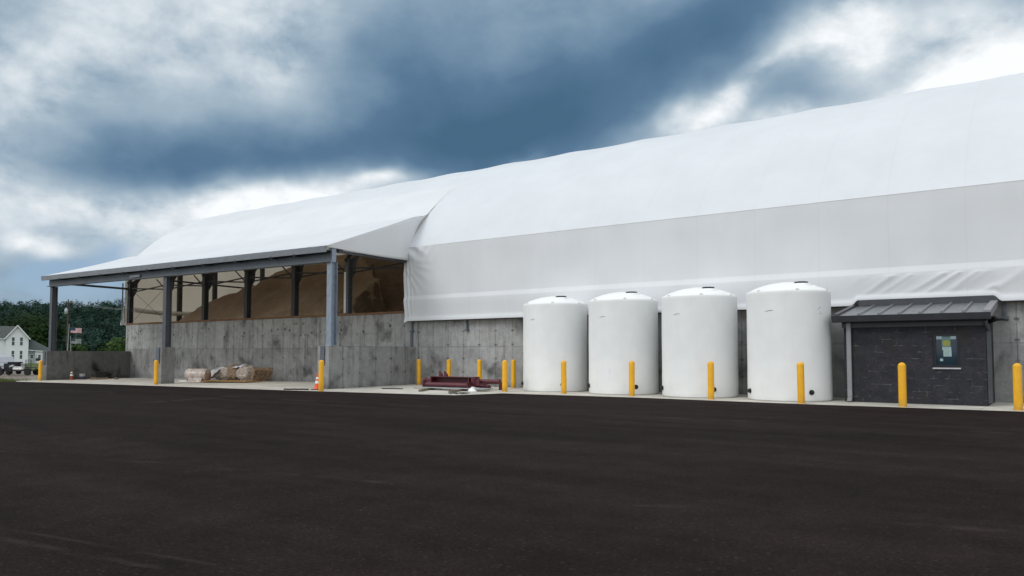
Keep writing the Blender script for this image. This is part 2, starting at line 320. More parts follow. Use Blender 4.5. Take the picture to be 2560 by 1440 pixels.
n = t.noise(t.pos, 0.5, 6, 0.6, 0.4); n2 = t.noise(t.v('MULTIPLY', t.pos, (1.0, 0.5, 1.6)), 1.5, 6, 0.65); f3 = t.noise(t.pos, 8, 5, 0.6)
wh = t.m('MULTIPLY', t.sm(t.noise(t.v('MULTIPLY', t.pos, (0.8, 0.8, 2.2)), 1.9, 6, 0.7, 0.8), 0.58, 0.66), t.sm(n, 0.42, 0.55))
c = t.mix(t.sm(n, 0.3, 0.7), (0.33, 0.24, 0.165), (0.43, 0.33, 0.235))
c = t.mix(t.m('MULTIPLY', t.sm(n2, 0.55, 0.75), 0.5), c, (0.23, 0.16, 0.105))
c = t.mix(t.m('MULTIPLY', wh, 0.6), c, (0.50, 0.44, 0.35))
# shade inside the hollow on the right, painted into the colour as darker brown
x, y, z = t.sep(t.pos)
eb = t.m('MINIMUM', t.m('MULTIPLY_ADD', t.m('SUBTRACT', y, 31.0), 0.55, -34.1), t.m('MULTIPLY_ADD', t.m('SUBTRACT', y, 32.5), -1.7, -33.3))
hollow_shade = t.sm(t.m('ADD', t.m('SUBTRACT', x, eb), t.m('MULTIPLY', t.m('SUBTRACT', n2, 0.5), 1.3)), -0.05, 0.3)
c = t.mix(t.m('MULTIPLY', hollow_shade, 0.9), c, (0.115, 0.08, 0.058))
setp(t, c, 0.95, 0, t.bump(t.m('ADD', n2, t.m('MULTIPLY', f3, 0.7)), 1.0, 0.3), 0.1)

t = mat('dark_block')
x, y, z = t.sep(t.pos)
br = t.n('ShaderNodeTexBrick'); br.offset = 0.5
t.put(br.inputs['Vector'], t.comb(t.m('ADD', x, t.m('MULTIPLY', y, 1.0)), t.m('ADD', z, 0.01), 0))
br.inputs['Scale'].default_value = 1.0; br.inputs['Brick Width'].default_value = 0.405; br.inputs['Row Height'].default_value = 0.2025
br.inputs['Mortar Size'].default_value = 0.006; br.inputs['Mortar Smooth'].default_value = 0.2
br.inputs['Color1'].default_value = (0.017, 0.018, 0.024, 1); br.inputs['Color2'].default_value = (0.025, 0.024, 0.030, 1); br.inputs['Mortar'].default_value = (0.024, 0.024, 0.028, 1)
n = t.noise(t.pos, 2.2, 6, 0.65); n2 = t.noise(t.pos, 16, 4, 0.6)
c = t.v('SCALE', br.outputs['Color'], t.m('MULTIPLY', t.sm(n, 0.3, 0.7, 0.75, 1.3), t.sm(n2, 0.3, 0.7, 0.8, 1.2)))
zf = t.m('ABSOLUTE', t.m('SUBTRACT', t.m('FRACT', t.m('DIVIDE', t.m('ADD', z, 0.01), 0.2025)), 0.5))
bed = t.sm(t.m('ADD', zf, t.m('MULTIPLY', n2, 0.06)), 0.475, 0.515)
rowi = t.m('FLOOR', t.m('DIVIDE', t.m('ADD', z, 0.01), 0.2025))
vj = t.m('ABSOLUTE', t.m('SUBTRACT', t.m('FRACT', t.m('ADD', t.m('DIVIDE', x, 0.405), t.m('MULTIPLY', rowi, 0.5))), 0.5))
bed = t.m('MAXIMUM', bed, t.m('MULTIPLY', t.sm(t.m('ADD', vj, t.m('MULTIPLY', n2, 0.03)), 0.483, 0.51), 0.7))
eff = t.m('MULTIPLY', bed, t.sm(t.noise(t.v('MULTIPLY', t.pos, (1.6, 1.6, 2.6)), 1.9, 5, 0.65), 0.49, 0.66))
run = t.m('MULTIPLY', t.sm(t.noise(t.v('MULTIPLY', t.pos, (9, 9, 1.4)), 1.0, 4, 0.55), 0.66, 0.74), t.sm(t.noise(t.pos, 1.4, 2), 0.5, 0.62))
brown = t.sm(t.noise(t.v('MULTIPLY', t.pos, (1.2, 1.2, 0.7)), 0.9, 3), 0.54, 0.68)
c = t.mix(t.m('MULTIPLY', brown, 0.6), c, (0.028, 0.022, 0.016))
c = t.mix(t.m('ADD', t.m('MULTIPLY', eff, 0.50), t.m('MULTIPLY', run, 0.30), clamp=True), c, (0.24, 0.24, 0.25))
setp(t, c, 0.75, 0, t.bump(t.m('SUBTRACT', t.m('MULTIPLY', n2, 0.5), br.outputs['Fac']), 0.5, 0.012), 0.3)

simple('dark_metal', (0.050, 0.053, 0.060), 0.42, 0.25, 0.1, 4, 0.5)
simple('roof_sheet', (0.19, 0.198, 0.21), 0.38, 0.35, 0.08, 3, 0.5)
simple('grey_metal', (0.24, 0.24, 0.255), 0.45, 0.2, 0.06, 4, 0.4)
simple('sill_stone', (0.42, 0.42, 0.44), 0.7, 0, 0.06)
simple('window_frame', (0.008, 0.009, 0.014), 0.4, 0, 0.05)
t = mat('glass'); setp(t, (0.006, 0.020, 0.036), 0.06, 0, None, 0.5)
simple('paper', (0.30, 0.40, 0.40), 0.6, 0, 0.05, 20)
simple('paper_green', (0.10, 0.17, 0.17), 0.6, 0, 0.15, 30)
simple('seal_yellow', (0.22, 0.25, 0.05), 0.6, 0, 0.35, 40)
simple('red_steel', (0.085, 0.016, 0.024), 0.45, 0.1, 0.15, 6, 0.45)
simple('plate_steel', (0.33, 0.36, 0.36), 0.5, 0.2, 0.12, 5)
simple('grey_timber', (0.15, 0.125, 0.09), 0.85, 0, 0.25, 12)
simple('plywood', (0.42, 0.24, 0.09), 0.7, 0, 0.2, 5)
simple('white_board', (0.72, 0.72, 0.70), 0.6, 0, 0.05)
simple('chain_steel', (0.10, 0.10, 0.09), 0.6, 0.3, 0.3, 20)
simple('rubber', (0.014, 0.014, 0.014), 0.8, 0, 0.1)
simple('cone_orange', (0.75, 0.085, 0.02), 0.5, 0, 0.08)
simple('cone_dirty', (0.22, 0.055, 0.02), 0.6, 0, 0.2)
simple('reflective_white', (0.72, 0.72, 0.70), 0.4, 0, 0.08)
simple('cardboard', (0.36, 0.25, 0.185), 0.8, 0, 0.25, 9)
simple('purple_plastic', (0.08, 0.06, 0.10), 0.5, 0, 0.1)
simple('pallet_wood', (0.20, 0.15, 0.10), 0.85, 0, 0.25, 10)
t = mat('plastic_wrap')
ob = t.n('ShaderNodeTexCoord').outputs['Object']; n = t.noise(t.v('MULTIPLY', ob, (1, 1, 2.5)), 5, 6, 0.65, 0.5)
c = t.mix(t.sm(n, 0.38, 0.66), (0.28, 0.215, 0.165), (0.58, 0.51, 0.45))
setp(t, c, 0.32, 0, t.bump(n, 0.8, 0.05), 0.5)
t = mat('pale_wrap')
ob = t.n('ShaderNodeTexCoord').outputs['Object']; n = t.noise(t.v('MULTIPLY', ob, (1.6, 1, 1)), 3.1, 6, 0.65, 0.8)
setp(t, t.mix(t.sm(n, 0.38, 0.66), (0.36, 0.29, 0.25), (0.55, 0.49, 0.45)), 0.3, 0, t.bump(n, 0.6, 0.04), 0.5)
t = mat('clear_sheet')
ob = t.n('ShaderNodeTexCoord').outputs['Object']; n = t.noise(ob, 6, 6, 0.65, 0.6)
setp(t, t.mix(t.sm(n, 0.35, 0.65), (0.38, 0.39, 0.41), (0.70, 0.71, 0.73)), 0.3, 0, t.bump(n, 0.8, 0.05), 0.5)
t = mat('brown_batt')
ob = t.n('ShaderNodeTexCoord').outputs['Object']; n = t.noise(t.v('MULTIPLY', ob, (1, 1, 1)), 9, 6, 0.7)
setp(t, t.mix(t.sm(n, 0.35, 0.68), (0.13, 0.085, 0.055), (0.36, 0.26, 0.175)), 0.8, 0, t.bump(n, 0.8, 0.04), 0.2)

# surroundings
t = mat('ground_grass')
n = t.noise(t.pos, 0.12, 5, 0.6); n2 = t.noise(t.pos, 1.3, 5, 0.65)
c = t.mix(t.sm(n2, 0.3, 0.7), (0.045, 0.075, 0.020), (0.085, 0.11, 0.035)); c = t.mix(t.sm(n, 0.52, 0.66), c, (0.10, 0.075, 0.05))
setp(t, c, 0.95, 0, None, 0.1)
t = mat('gravel')
n = t.noise(t.pos, 0.25, 5, 0.6); n2 = t.noise(t.pos, 9, 4, 0.7)
c = t.v('SCALE', t.mix(t.sm(n, 0.4, 0.6), (0.26, 0.235, 0.20), (0.15, 0.125, 0.105)), t.sm(n2, 0.3, 0.7, 0.75, 1.2))
setp(t, c, 0.95, 0, None, 0.1)
simple('hill_ground', (0.018, 0.032, 0.014), 0.95, 0, 0.3, 0.05, 0.1)
def leaf_mat(name, cols, transl=0.25):
    t = mat(name)
    g = t.n('ShaderNodeNewGeometry'); r = g.outputs['Random Per Island']
    n = t.noise(t.pos, 0.13, 3, 0.5)
    f = t.m('ADD', t.m('MULTIPLY', r, 0.35), t.sm(n, 0.32, 0.68, 0.0, 0.65))
    c = t.ramp(f, [(0.1, cols[0]), (0.5, cols[1]), (0.95, cols[2])])
    setp(t, c, 0.75, 0, None, 0.12)
    tr = t.n('ShaderNodeBsdfTranslucent'); t.L.new(c, tr.inputs[0]); mx = t.n('ShaderNodeMixShader'); mx.inputs[0].default_value = transl
    t.L.new(t.b.outputs[0], mx.inputs[1]); t.L.new(tr.outputs[0], mx.inputs[2]); t.L.new(mx.outputs[0], t.out.inputs[0])
leaf_mat('hill_leaves', [(0.009, 0.026, 0.022), (0.020, 0.048, 0.036), (0.042, 0.080, 0.052)], 0.15)
leaf_mat('dark_leaves', [(0.008, 0.022, 0.008), (0.017, 0.040, 0.012), (0.036, 0.070, 0.020)], 0.2)
leaf_mat('light_leaves', [(0.022, 0.055, 0.014), (0.045, 0.09, 0.022), (0.085, 0.135, 0.040)], 0.25)
leaf_mat('weed_leaves', [(0.05, 0.08, 0.02), (0.09, 0.12, 0.03), (0.16, 0.17, 0.06)], 0.25)
simple('bark', (0.060, 0.045, 0.035), 0.9, 0, 0.3, 4, 0.1)
t = mat('siding')
z = t.sep(t.pos)[2]
l = t.sm(t.m('FRACT', t.m('DIVIDE', z, 0.16)), 0.0, 0.16, 0.86, 1.0)
setp(t, t.v('SCALE', t.comb(0.74, 0.76, 0.78), l), 0.6, 0, None, 0.3)
simple('shingles', (0.085, 0.095, 0.092), 0.9, 0, 0.25, 3, 0.1)
simple('house_trim', (0.72, 0.74, 0.75), 0.6, 0, 0.03)
simple('house_glass', (0.055, 0.065, 0.080), 0.15, 0, 0.1)
simple('truck_paint', (0.42, 0.44, 0.48), 0.3, 0.4, 0.03, 3, 0.5)
simple('dark_glass', (0.012, 0.014, 0.022), 0.08, 0, 0.05)
simple('trailer_black', (0.016, 0.015, 0.018), 0.5, 0.2, 0.2)
simple('pole_wood', (0.085, 0.068, 0.06), 0.9, 0, 0.2, 3, 0.1)
simple('transformer_grey', (0.45, 0.48, 0.50), 0.5, 0.1, 0.05)
simple('pole_metal', (0.42, 0.43, 0.44), 0.4, 0.4, 0.05)
simple('flag_red', (0.48, 0.06, 0.09), 0.7, 0, 0.1); simple('flag_white', (0.70, 0.66, 0.68), 0.7, 0, 0.05)
simple('flag_blue', (0.03, 0.05, 0.10), 0.7, 0, 0.1); simple('flag_grey', (0.05, 0.06, 0.065), 0.7, 0, 0.1); simple('flag_pale', (0.42, 0.45, 0.45), 0.7, 0, 0.1)
M = MATS

# ------------------------------------------------------------------ mesh builder
class MB:
    def __init__(s): s.v = []; s.f = []; s.mi = []; s.sm = []
    def add(s, vs, fs, smooth=False, mi=0):
        o = len(s.v); s.v += [Vector(p) for p in vs]
        for f in fs: s.f.append(tuple(i + o for i in f)); s.mi.append(mi); s.sm.append(smooth)
        return s
    def hexa(s, p, mi=0):   # 8 points: bottom ring then top ring
        return s.add(p, [(3, 2, 1, 0), (4, 5, 6, 7), (0, 1, 5, 4), (1, 2, 6, 5), (2, 3, 7, 6), (3, 0, 4, 7)], False, mi)
    def box(s, x0, x1, y0, y1, z0, z1, mi=0):
        return s.hexa([(x0, y0, z0), (x1, y0, z0), (x1, y1, z0), (x0, y1, z0), (x0, y0, z1), (x1, y0, z1), (x1, y1, z1), (x0, y1, z1)], mi)
    def obox(s, c, size, rz=0, mi=0, rx=0, ry=0):
        R = Matrix.Rotation(rz, 3, 'Z') @ Matrix.Rotation(ry, 3, 'Y') @ Matrix.Rotation(rx, 3, 'X'); a, b, d = (q / 2 for q in size); c = Vector(c)
        P = [(-a, -b, -d), (a, -b, -d), (a, b, -d), (-a, b, -d), (-a, -b, d), (a, -b, d), (a, b, d), (-a, b, d)]
        return s.hexa([c + R @ Vector(p) for p in P], mi)
    def bar(s, p, q, w, h=None, mi=0):
        p, q = Vector(p), Vector(q); h = h or w; d = (q - p).normalized()
        a = d.cross(Vector((0, 0, 1)));
        if a.length < 1e-3: a = Vector((1, 0, 0))
        a.normalize(); b = a.cross(d).normalized(); a = a * w / 2; b = b * h / 2
        return s.hexa([p - a - b, p + a - b, p + a + b, p - a + b, q - a - b, q + a - b, q + a + b, q - a + b], mi)
    def tube(s, pts, r, n=10, caps=True, smooth=True, mi=0):
        pts = [Vector(p) for p in pts]; rs = r if isinstance(r, (list, tuple)) else [r] * len(pts)
        vs = []; prev = None
        for i, p in enumerate(pts):
            d = (pts[min(i + 1, len(pts) - 1)] - pts[max(i - 1, 0)]).normalized()
            if prev is None:
                a = d.orthogonal().normalized()
            else:
                a = (prev - d * prev.dot(d)).normalized()
            prev = a; b = d.cross(a)
            for k in range(n): th = 2 * math.pi * k / n; vs.append(p + (a * math.cos(th) + b * math.sin(th)) * rs[i])
        fs = []
        for i in range(len(pts) - 1):
            for k in range(n): fs.append((i * n + k, i * n + (k + 1) % n, (i + 1) * n + (k + 1) % n, (i + 1) * n + k))
        s.add(vs, fs, smooth, mi)
        if caps:
            s.add([vs[k] for k in range(n)], [tuple(range(n - 1, -1, -1))], False, mi)
            s.add([vs[(len(pts) - 1) * n + k] for k in range(n)], [tuple(range(n))], False, mi)
        return s
    def lathe(s, prof, c=(0, 0, 0), n=32, smooth=True, mi=0):
        vs = []; fs = []
        for (r, z) in prof:
            for k in range(n): th = 2 * math.pi * k / n; vs.append((c[0] + r * math.cos(th), c[1] + r * math.sin(th), c[2] + z))
        for i in range(len(prof) - 1):
            for k in range(n): fs.append((i * n + k, i * n + (k + 1) % n, (i + 1) * n + (k + 1) % n, (i + 1) * n + k))
        return s.add(vs, fs, smooth, mi)
    def prism(s, poly, ext, mi=0):
        n = len(poly); e = Vector(ext); P = [Vector(p) for p in poly]
        fs = [tuple(range(n - 1, -1, -1)), tuple(range(n, 2 * n))] + [(i, (i + 1) % n, n + (i + 1) % n, n + i) for i in range(n)]
        return s.add(P + [p + e for p in P], fs, False, mi)
    def grid(s, rows, smooth=True, mi=0):
        nx = len(rows[0]); vs = [p for r in rows for p in r]; fs = []
        for j in range(len(rows) - 1):
            for i in range(nx - 1): fs.append((j * nx + i, j * nx + i + 1, (j + 1) * nx + i + 1, (j + 1) * nx + i))
        return s.add(vs, fs, smooth, mi)
    def build(s, name, m, parent=None, loc=None, rz=0, bevel=0, fix=True):
        me = bpy.data.meshes.new(name); me.from_pydata([tuple(p) for p in s.v], [], s.f)
        for mm in (m if isinstance(m, (list, tuple)) else [m]): me.materials.append(M[mm] if isinstance(mm, str) else mm)
        me.polygons.foreach_set('use_smooth', s.sm); me.polygons.foreach_set('material_index', s.mi)
        if fix:
            bm = bmesh.new(); bm.from_mesh(me); bmesh.ops.recalc_face_normals(bm, faces=bm.faces); bm.to_mesh(me); bm.free()
        me.update()
        o = bpy.data.objects.new(name, me); COL.objects.link(o)
        if parent: o.parent = parent
        if loc is not None: o.location = loc
        if rz: o.rotation_euler.z = rz
        if bevel:
            md = o.modifiers.new('bevel', 'BEVEL'); md.width = bevel; md.segments = 2; md.limit_method = 'ANGLE'
        return o
def tag(o, label, cat, group=None):
    o['label'] = label; o['category'] = cat
    if group: o['group'] = group
    return o
def struct(o, kind='structure'): o['kind'] = kind; return o
def thing(name, label, cat, loc=(0, 0, 0), rz=0, group=None):
    o = bpy.data.objects.new(name, None); COL.objects.link(o); o.location = loc; o.rotation_euler.z = rz; o.empty_display_size = 0.3
    return tag(o, label, cat, group)
def copy_thing(root):
    r = root.copy(); COL.objects.link(r)
    for ch in root.children:
        c = ch.copy(); COL.objects.link(c); c.parent = r
        for g in ch.children:
            d = g.copy(); COL.objects.link(d); d.parent = c
    return r
def shift(mb, off):
    o = Vector(off); mb.v = [p - o for p in mb.v]; return mb
def lerp(a, b, u): return a + (b - a) * u
def sstep(a, b, x):
    u = min(1, max(0, (x - a) / (b - a))); return u * u * (3 - 2 * u)

# ------------------------------------------------------------------ ground
def zg(x):
    if x > -27: return 0.0
    if x > -54: return -0.15 * (-27 - x) / 27
    return -0.15 - 0.35 * min(1.0, (-54 - x) / 18)
def sheet(name, poly, dz, m, step=3.0):
    """a flat polygon (one sheet) cut into strips along X so that it follows the fall of the ground"""
    bm = bmesh.new(); f = bm.faces.new([bm.verts.new((x, y, 0)) for x, y in poly])
    xs = [p[0] for p in poly]; x = math.ceil(min(xs) / step) * step
    while x < max(xs):
        bmesh.ops.bisect_plane(bm, geom=bm.verts[:] + bm.edges[:] + bm.faces[:], plane_co=(x, 0, 0), plane_no=(1, 0, 0)); x += step
    for v in bm.verts: v.co.z = zg(v.co.x) + dz
    bmesh.ops.recalc_face_normals(bm, faces=bm.faces)
    for f in bm.faces:
        if f.normal.z < 0: f.normal_flip()
    me = bpy.data.meshes.new(name); bm.to_mesh(me); bm.free(); me.materials.append(M[m])
    o = bpy.data.objects.new(name, me); COL.objects.link(o); return struct(o)

g = MB(); xs = [-3500, -2000, -1000, -500, -260, -180, -130, -100, -85, -72, -66, -60, -54, -48, -40, -27, 0, 40, 120, 400, 1200, 3500]
ys = [-3500, -1000, -300, -60, -10, 20, 45, 80, 150, 300, 800, 1800, 3500]
g.grid([[(x, y, zg(x) - 0.05) for x in xs] for y in ys], False)
struct(g.build('ground', 'ground_grass'))
SLAB_EDGE = [(-52.6, 20.75), (-41.2, 21.2), (-27.1, 21.25), (-21.4, 21.98), (-19.0, 22.38), (-18.35, 24.55), (-12.8, 25.0), (-7.0, 24.75), (-1.3, 25.0), (14, 25.1)]
sheet('asphalt_yard', [(-53.6, 20.0), (-59.5, 20.4), (-57.0, 17), (-46, -40), (60, -40), (60, 25.4), (14, 25.4), (14, 25.1)] [::1] + SLAB_EDGE[::-1][1:], 0.0, 'asphalt')
sheet('concrete_apron', SLAB_EDGE + [(14, 29.4), (-55.8, 29.4), (-54.6, 23.0), (-54.4, 21.6)], 0.012, 'slab_concrete')
sheet('gravel_drive', [(-56.5, 22.6), (-56.5, 36), (-70, 50), (-96, 60), (-112, 30), (-90, 20), (-60, 21.2)], -0.03, 'gravel')

# ------------------------------------------------------------------ storage building
B0 = Vector((-27.9, 29.3, 0))
shed = thing('storage_building', 'long white fabric-roofed salt storage building with concrete base and open lean-to canopy', 'storage building', B0)
def part(mb, name, m, parent=None, bevel=0, loc=None, fix=True):
    p = parent or shed
    base = B0 if p is shed else None
    return shift(mb, B0).build(name, m, p, bevel=bevel, fix=fix)
YW = 29.3; ZW = 3.66; XR = 14.0; XCL = -56.2; BAY = 4.6
FR = [-28.2 + BAY * k for k in range(-6, 10)]              # frame stations
def xl(y): return -54.2 - 0.32 * (min(y, 40) - 23.3)       # left end of the building, slightly raked in plan
def xrt(y): return -27.1 - 0.133 * (y - 23.3)              # right end of the canopy
PROF = [(28.952, 6.99), (29.75, 7.98), (30.9, 9.2), (32.3, 10.32), (33.8, 11.3), (35.6, 12.3), (37.7, 13.1), (40.0, 13.75), (42.5, 14.25), (45.0, 14.6), (48.0, 14.85)]
PROF2 = PROF + [(96 - y, z) for y, z in PROF[-2::-1]]
def profile(s, P=PROF2):
    """point on the arch by arc parameter 0..1"""
    L = [0]
    for a, b in zip(P, P[1:]): L.append(L[-1] + math.dist(a, b))
    d = s * L[-1]
    for i in range(len(P) - 1):
        if d <= L[i + 1] + 1e-9:
            u = (d - L[i]) / (L[i + 1] - L[i])
            p0, p1, p2, p3 = P[max(i - 1, 0)], P[i], P[i + 1], P[min(i + 2, len(P) - 1)]
            return tuple(0.5 * ((2 * p1[k]) + (-p0[k] + p2[k]) * u + (2 * p0[k] - 5 * p1[k] + 4 * p2[k] - p3[k]) * u * u + (-p0[k] + 3 * p1[k] - 3 * p2[k] + p3[k]) * u ** 3) for k in (0, 1))
    return P[-1]
def sag(x):
    u = ((x - FR[0]) / BAY) % 1.0
    return 4 * u * (1 - u)
# front retaining wall with its flat top
mb = MB(); mb.box(XCL + 0.1, XR, YW, YW + 0.4, -0.4, ZW)
part(mb, 'front_wall', 'wall_concrete', bevel=0.02)
mb = MB(); mb.box(xl(29.7), xl(29.7) + 0.02, 29.7, 29.71, 0, 0.1)
# end wall (concrete) below the gable
def quadwall(p, q, th, z0, z1):
    p, q = Vector((*p, 0)), Vector((*q, 0)); n = (q - p).normalized().cross(Vector((0, 0, 1))) * th
    m_ = MB(); m_.prism([(p.x, p.y, z0), (q.x, q.y, z0), (q.x + n.x, q.y + n.y, z0), (p.x + n.x, p.y + n.y, z0)], (0, 0, z1 - z0)); return m_
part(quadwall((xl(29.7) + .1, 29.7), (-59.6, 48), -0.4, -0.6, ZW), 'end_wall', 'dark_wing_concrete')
# timber capping on the wall inside the canopy
mb = MB(); mb.box(XCL + 0.15, -27.92, YW - 0.03, YW + 0.42, ZW + 0.003, ZW + 0.11)
part(mb, 'wall_cap', 'ledge_wood')
# main roof membrane
NS = 46; rows = []
xst = []
x = xl(40)
for k in range(-7, 10):
    for j in range(10):
        xx = -28.2 + BAY * (k + j / 10)
        if xl(40) < xx < XR: xst.append(xx)
xst = [xl(40)] + xst + [XR]
for j in range(NS + 1):
    s = j / NS; y, z = profile(s)
    y2, z2 = profile(min(1, s + 0.01)); y1, z1 = profile(max(0, s - 0.01)); ny, nz = -(z2 - z1), (y2 - y1); l = math.hypot(ny, nz); ny /= l; nz /= l
    row = []
    for i, xx in enumerate(xst):
        a = 0.065 * sstep(0.0, 0.28, s) * sstep(1.0, 0.7, s)
        d = -a * sag(xx)
        if xx <= xl(40) + 0.01: xx = xl(y)
        elif xx < -50: xx = lerp(xl(y), -50, (xx - xl(40)) / (-50 - xl(40)))
        row.append((xx, y + ny * d, z + nz * d))
    rows.append(row)
mb = MB(); mb.grid(rows)
ro = part(mb, 'roof_cover', 'white_fabric', fix=False)
# side membrane with its girt pocket, hem and wrinkles
def side_y(x, z):
    y = 28.96
    y -= 0.062 * min(1.0, max(0.0, (4.50 - z) / 0.21)) * sstep(3.40, 4.24, z)
    if z < 3.46: y -= 0.05 * sstep(3.46, 3.30, z)
    e = x + 27.9
    # gathers fanning out from the tied corner under the canopy
    if e < 3.5:
        r = math.hypot(e + 0.05, (6.35 - z)); th = math.atan2(6.35 - z, e + 0.05)
        nn = noise.noise(Vector((r * .8, th * 2, 7))); y -= 0.038 * math.sin(th * 23 + 2.5 * nn) * sstep(2.4, 0.25, r) * sstep(-0.2, 0.25, th) * (0.4 + max(0, nn + .4))
        y -= 0.055 * math.sin(e * 26 + 1.6 * z) * sstep(0.75, 0.0, e) * sstep(6.4, 5.6, z)
        y -= 0.10 * math.sin(e * 6.2 + z * 7.5) * sstep(6.0, 6.9, z) * sstep(1.9, 0.3, e) * sstep(7.02, 6.8, z)
        y -= 0.035 * math.sin(e * 11 - z * 3.4) * sstep(6.1, 6.9, z) * sstep(3.0, 1.2, e) * sstep(7.0, 6.7, z)
    # diagonal pulls above the small block building
    h = sstep(-6.6, -5.4, x) * sstep(-0.8, -2.2, x) * sstep(4.27, 4.20, z)
    if h > 0:
        q = x - 1.25 * z; nn = noise.noise(Vector((q * 0.9, z * 0.35, 2.0))); n3 = noise.noise(Vector((q * 2.3, z * 0.5, 8.0)))
        fold = (1 - abs(math.sin(q * 4.2 + 2.6 * nn))) ** 1.6 * (0.35 + max(0.0, 0.6 + n3)) + 0.45 * (1 - abs(math.sin(q * 7.7 + 1.0 + 2.2 * n3))) ** 2.2 * max(0.0, nn + 0.4)
        y -= h * 0.040 * fold * sstep(3.30, 3.62, z)
    y -= 0.022 * noise.noise(Vector((x * 0.35, z * 0.55, 0.3))) + 0.006 * noise.noise(Vector((x * 1.9, z * 0.8, 5.0)))
    y += 0.030 * sag(x) * sstep(3.3, 5, z) * sstep(7, 5.6, z)
    return lerp(y, 28.965, sstep(6.3, 6.95, z)) if x > -26 else y
zs = [7.01, 6.97, 6.9, 6.8, 6.7, 6.6, 6.5, 6.4, 6.3, 6.2] + [6.1 - 0.1 * k for k in range(0, 15)] + [4.6, 4.52, 4.505, 4.495, 4.44, 4.38, 4.32, 4.295, 4.285, 4.27, 4.24, 4.2, 4.14, 4.07, 4.0, 3.93, 3.86, 3.79, 3.72, 3.65, 3.58, 3.52, 3.46, 3.40, 3.34, 3.28, 3.235, 3.22]
xs2 = [-27.95 + 0.03 * k for k in range(40)]
while xs2[-1] < XR: xs2.append(xs2[-1] + (0.045 if -7 < xs2[-1] < -0.6 else 0.07 if xs2[-1] < -24.5 else 0.16))
rows = []
for z in zs:
    row = []
    for x in xs2:
        zz = z
        lift = 0.19 * sstep(-6.45, -6.2, x) * sstep(-1.95, -2.2, x)          # hem lifted over the small building's roof
        if z < 4.2: zz = lerp(4.2, 3.22 + lift, (4.2 - z) / (4.2 - 3.22))
        if x < -27.6: zz -= 0.10 * sstep(3.6, 3.22, z) * sstep(-27.6, -27.95, x)
        row.append((x, side_y(x, z), zz))
    rows.append(row)
mb = MB(); mb.grid(rows)
sk = part(mb, 'side_cover', 'white_fabric', fix=False)
md = sk.modifiers.new('solid', 'SOLIDIFY'); md.thickness = 0.02; md.offset = 1
# hem pipe and tie-down straps under it
mb = MB(); mb.tube([(-27.85, 28.97, 3.20), (-6.5, 28.97, 3.20)], 0.022, 8); mb.tube([(-1.95, 28.97, 3.20), (XR, 28.97, 3.20)], 0.022, 8)
part(mb, 'hem_pipe', 'frame_steel')
for x in (-27.62, -24.0, -20.35, -6.55, -1.92, 1.7):
    mb = MB(); mb.box(x - 0.04, x + 0.04, 29.2, 29.27, 2.72, 3.2); mb.box(x - 0.09, x + 0.09, 29.16, 29.298, 2.66, 2.76)
    part(mb, 'tie_down_strap', 'galvanised_dull')
# drain strip down the corner of the wall
mb = MB(); mb.box(-27.75, -27.6, 29.24, 29.298, 1.9, 2.66); part(mb, 'corner_strip', 'galvanised_dull')
# steel frames inside: column, haunch and arch rafter
for k, x in enumerate(FR[:8]):
    xx = x if k else -56.0
    if k == 0: xx = xl(29.6) + 0.12
    mb = MB(); w = 0.15; y0 = 29.42
    mb.box(xx - w, xx + w, y0, y0 + 0.02, ZW + 0.11, 6.85); mb.box(xx - w, xx + w, y0 + 0.30, y0 + 0.32, ZW + 0.11, 5.9); mb.box(xx - 0.012, xx + 0.012, y0 + 0.02, y0 + 0.30, ZW + 0.11, 6.85)
    mb.prism([(xx - w, y0 + 0.32, 6.85), (xx - w, y0 + 0.32, 5.72), (xx - w, y0 + 0.56, 6.12), (xx - w, y0 + 0.60, 6.7), (xx - w, y0 + 1.0, 7.3)], (2 * w, 0, 0))
    part(mb, 'column', 'galvanised_dull' if k == 5 else 'frame_steel')
    if k == 5:
        mb = MB(); mb.box(xx - w - 0.012, xx - w + 0.14, y0 - 0.03, y0 - 0.004, ZW + 0.15, 6.1); part(mb, 'column_flange', 'white_board')
    mb = MB(); pts = []
    for j in range(0, 25):
        y, z = profile(j / 48); y2, z2 = profile(min(1, j / 48 + 0.01)); ny, nz = (z2 - z), -(y2 - y); l = math.hypot(ny, nz)
        pts.append((y, z, ny / l, nz / l))
    for a, b in zip(pts, pts[1:]):
        o1, o2 = 0.42, 0.60
        mb.hexa([(xx - .06, a[0] + a[2] * o1, a[1] + a[3] * o1), (xx + .06, a[0] + a[2] * o1, a[1] + a[3] * o1), (xx + .06, a[0] + a[2] * o2, a[1] + a[3] * o2), (xx - .06, a[0] + a[2] * o2, a[1] + a[3] * o2),
                 (xx - .06, b[0] + b[2] * o1, b[1] + b[3] * o1), (xx + .06, b[0] + b[2] * o1, b[1] + b[3] * o1), (xx + .06, b[0] + b[2] * o2, b[1] + b[3] * o2), (xx - .06, b[0] + b[2] * o2, b[1] + b[3] * o2)])
    part(mb, 'rafter', 'frame_steel')
# bracing between columns near the eave
for k in range(0, 6):
    xa, xb = (FR[k] if k else xl(29.6) + .1), FR[k + 1]
    mb = MB(); mb.tube([(xa + .15, 29.6, 6.33), (xb - .15, 29.6, 6.05)], 0.045, 8); part(mb, 'bracing_tube', 'frame_steel')
    mb = MB(); mb.tube([(xa + .15, 29.75, 6.08), (xb - .15, 29.75, 6.40)], 0.045, 8); part(mb, 'bracing_tube', 'frame_steel')
    mb = MB(); mb.tube([(xb - .15, 29.55, 6.02), (xb - 0.75, 29.2, 6.75)], 0.04, 8); part(mb, 'knee_brace', 'frame_steel')
xa, xb = xl(29.6) + .3, FR[1] - .2
for (za, zb) in ((3.85, 6.2), (6.2, 3.85)):
    mb = MB(); mb.tube([(xa, 29.6, za), (xb, 29.6, zb)], 0.013, 6); part(mb, 'brace_cable', 'frame_steel')
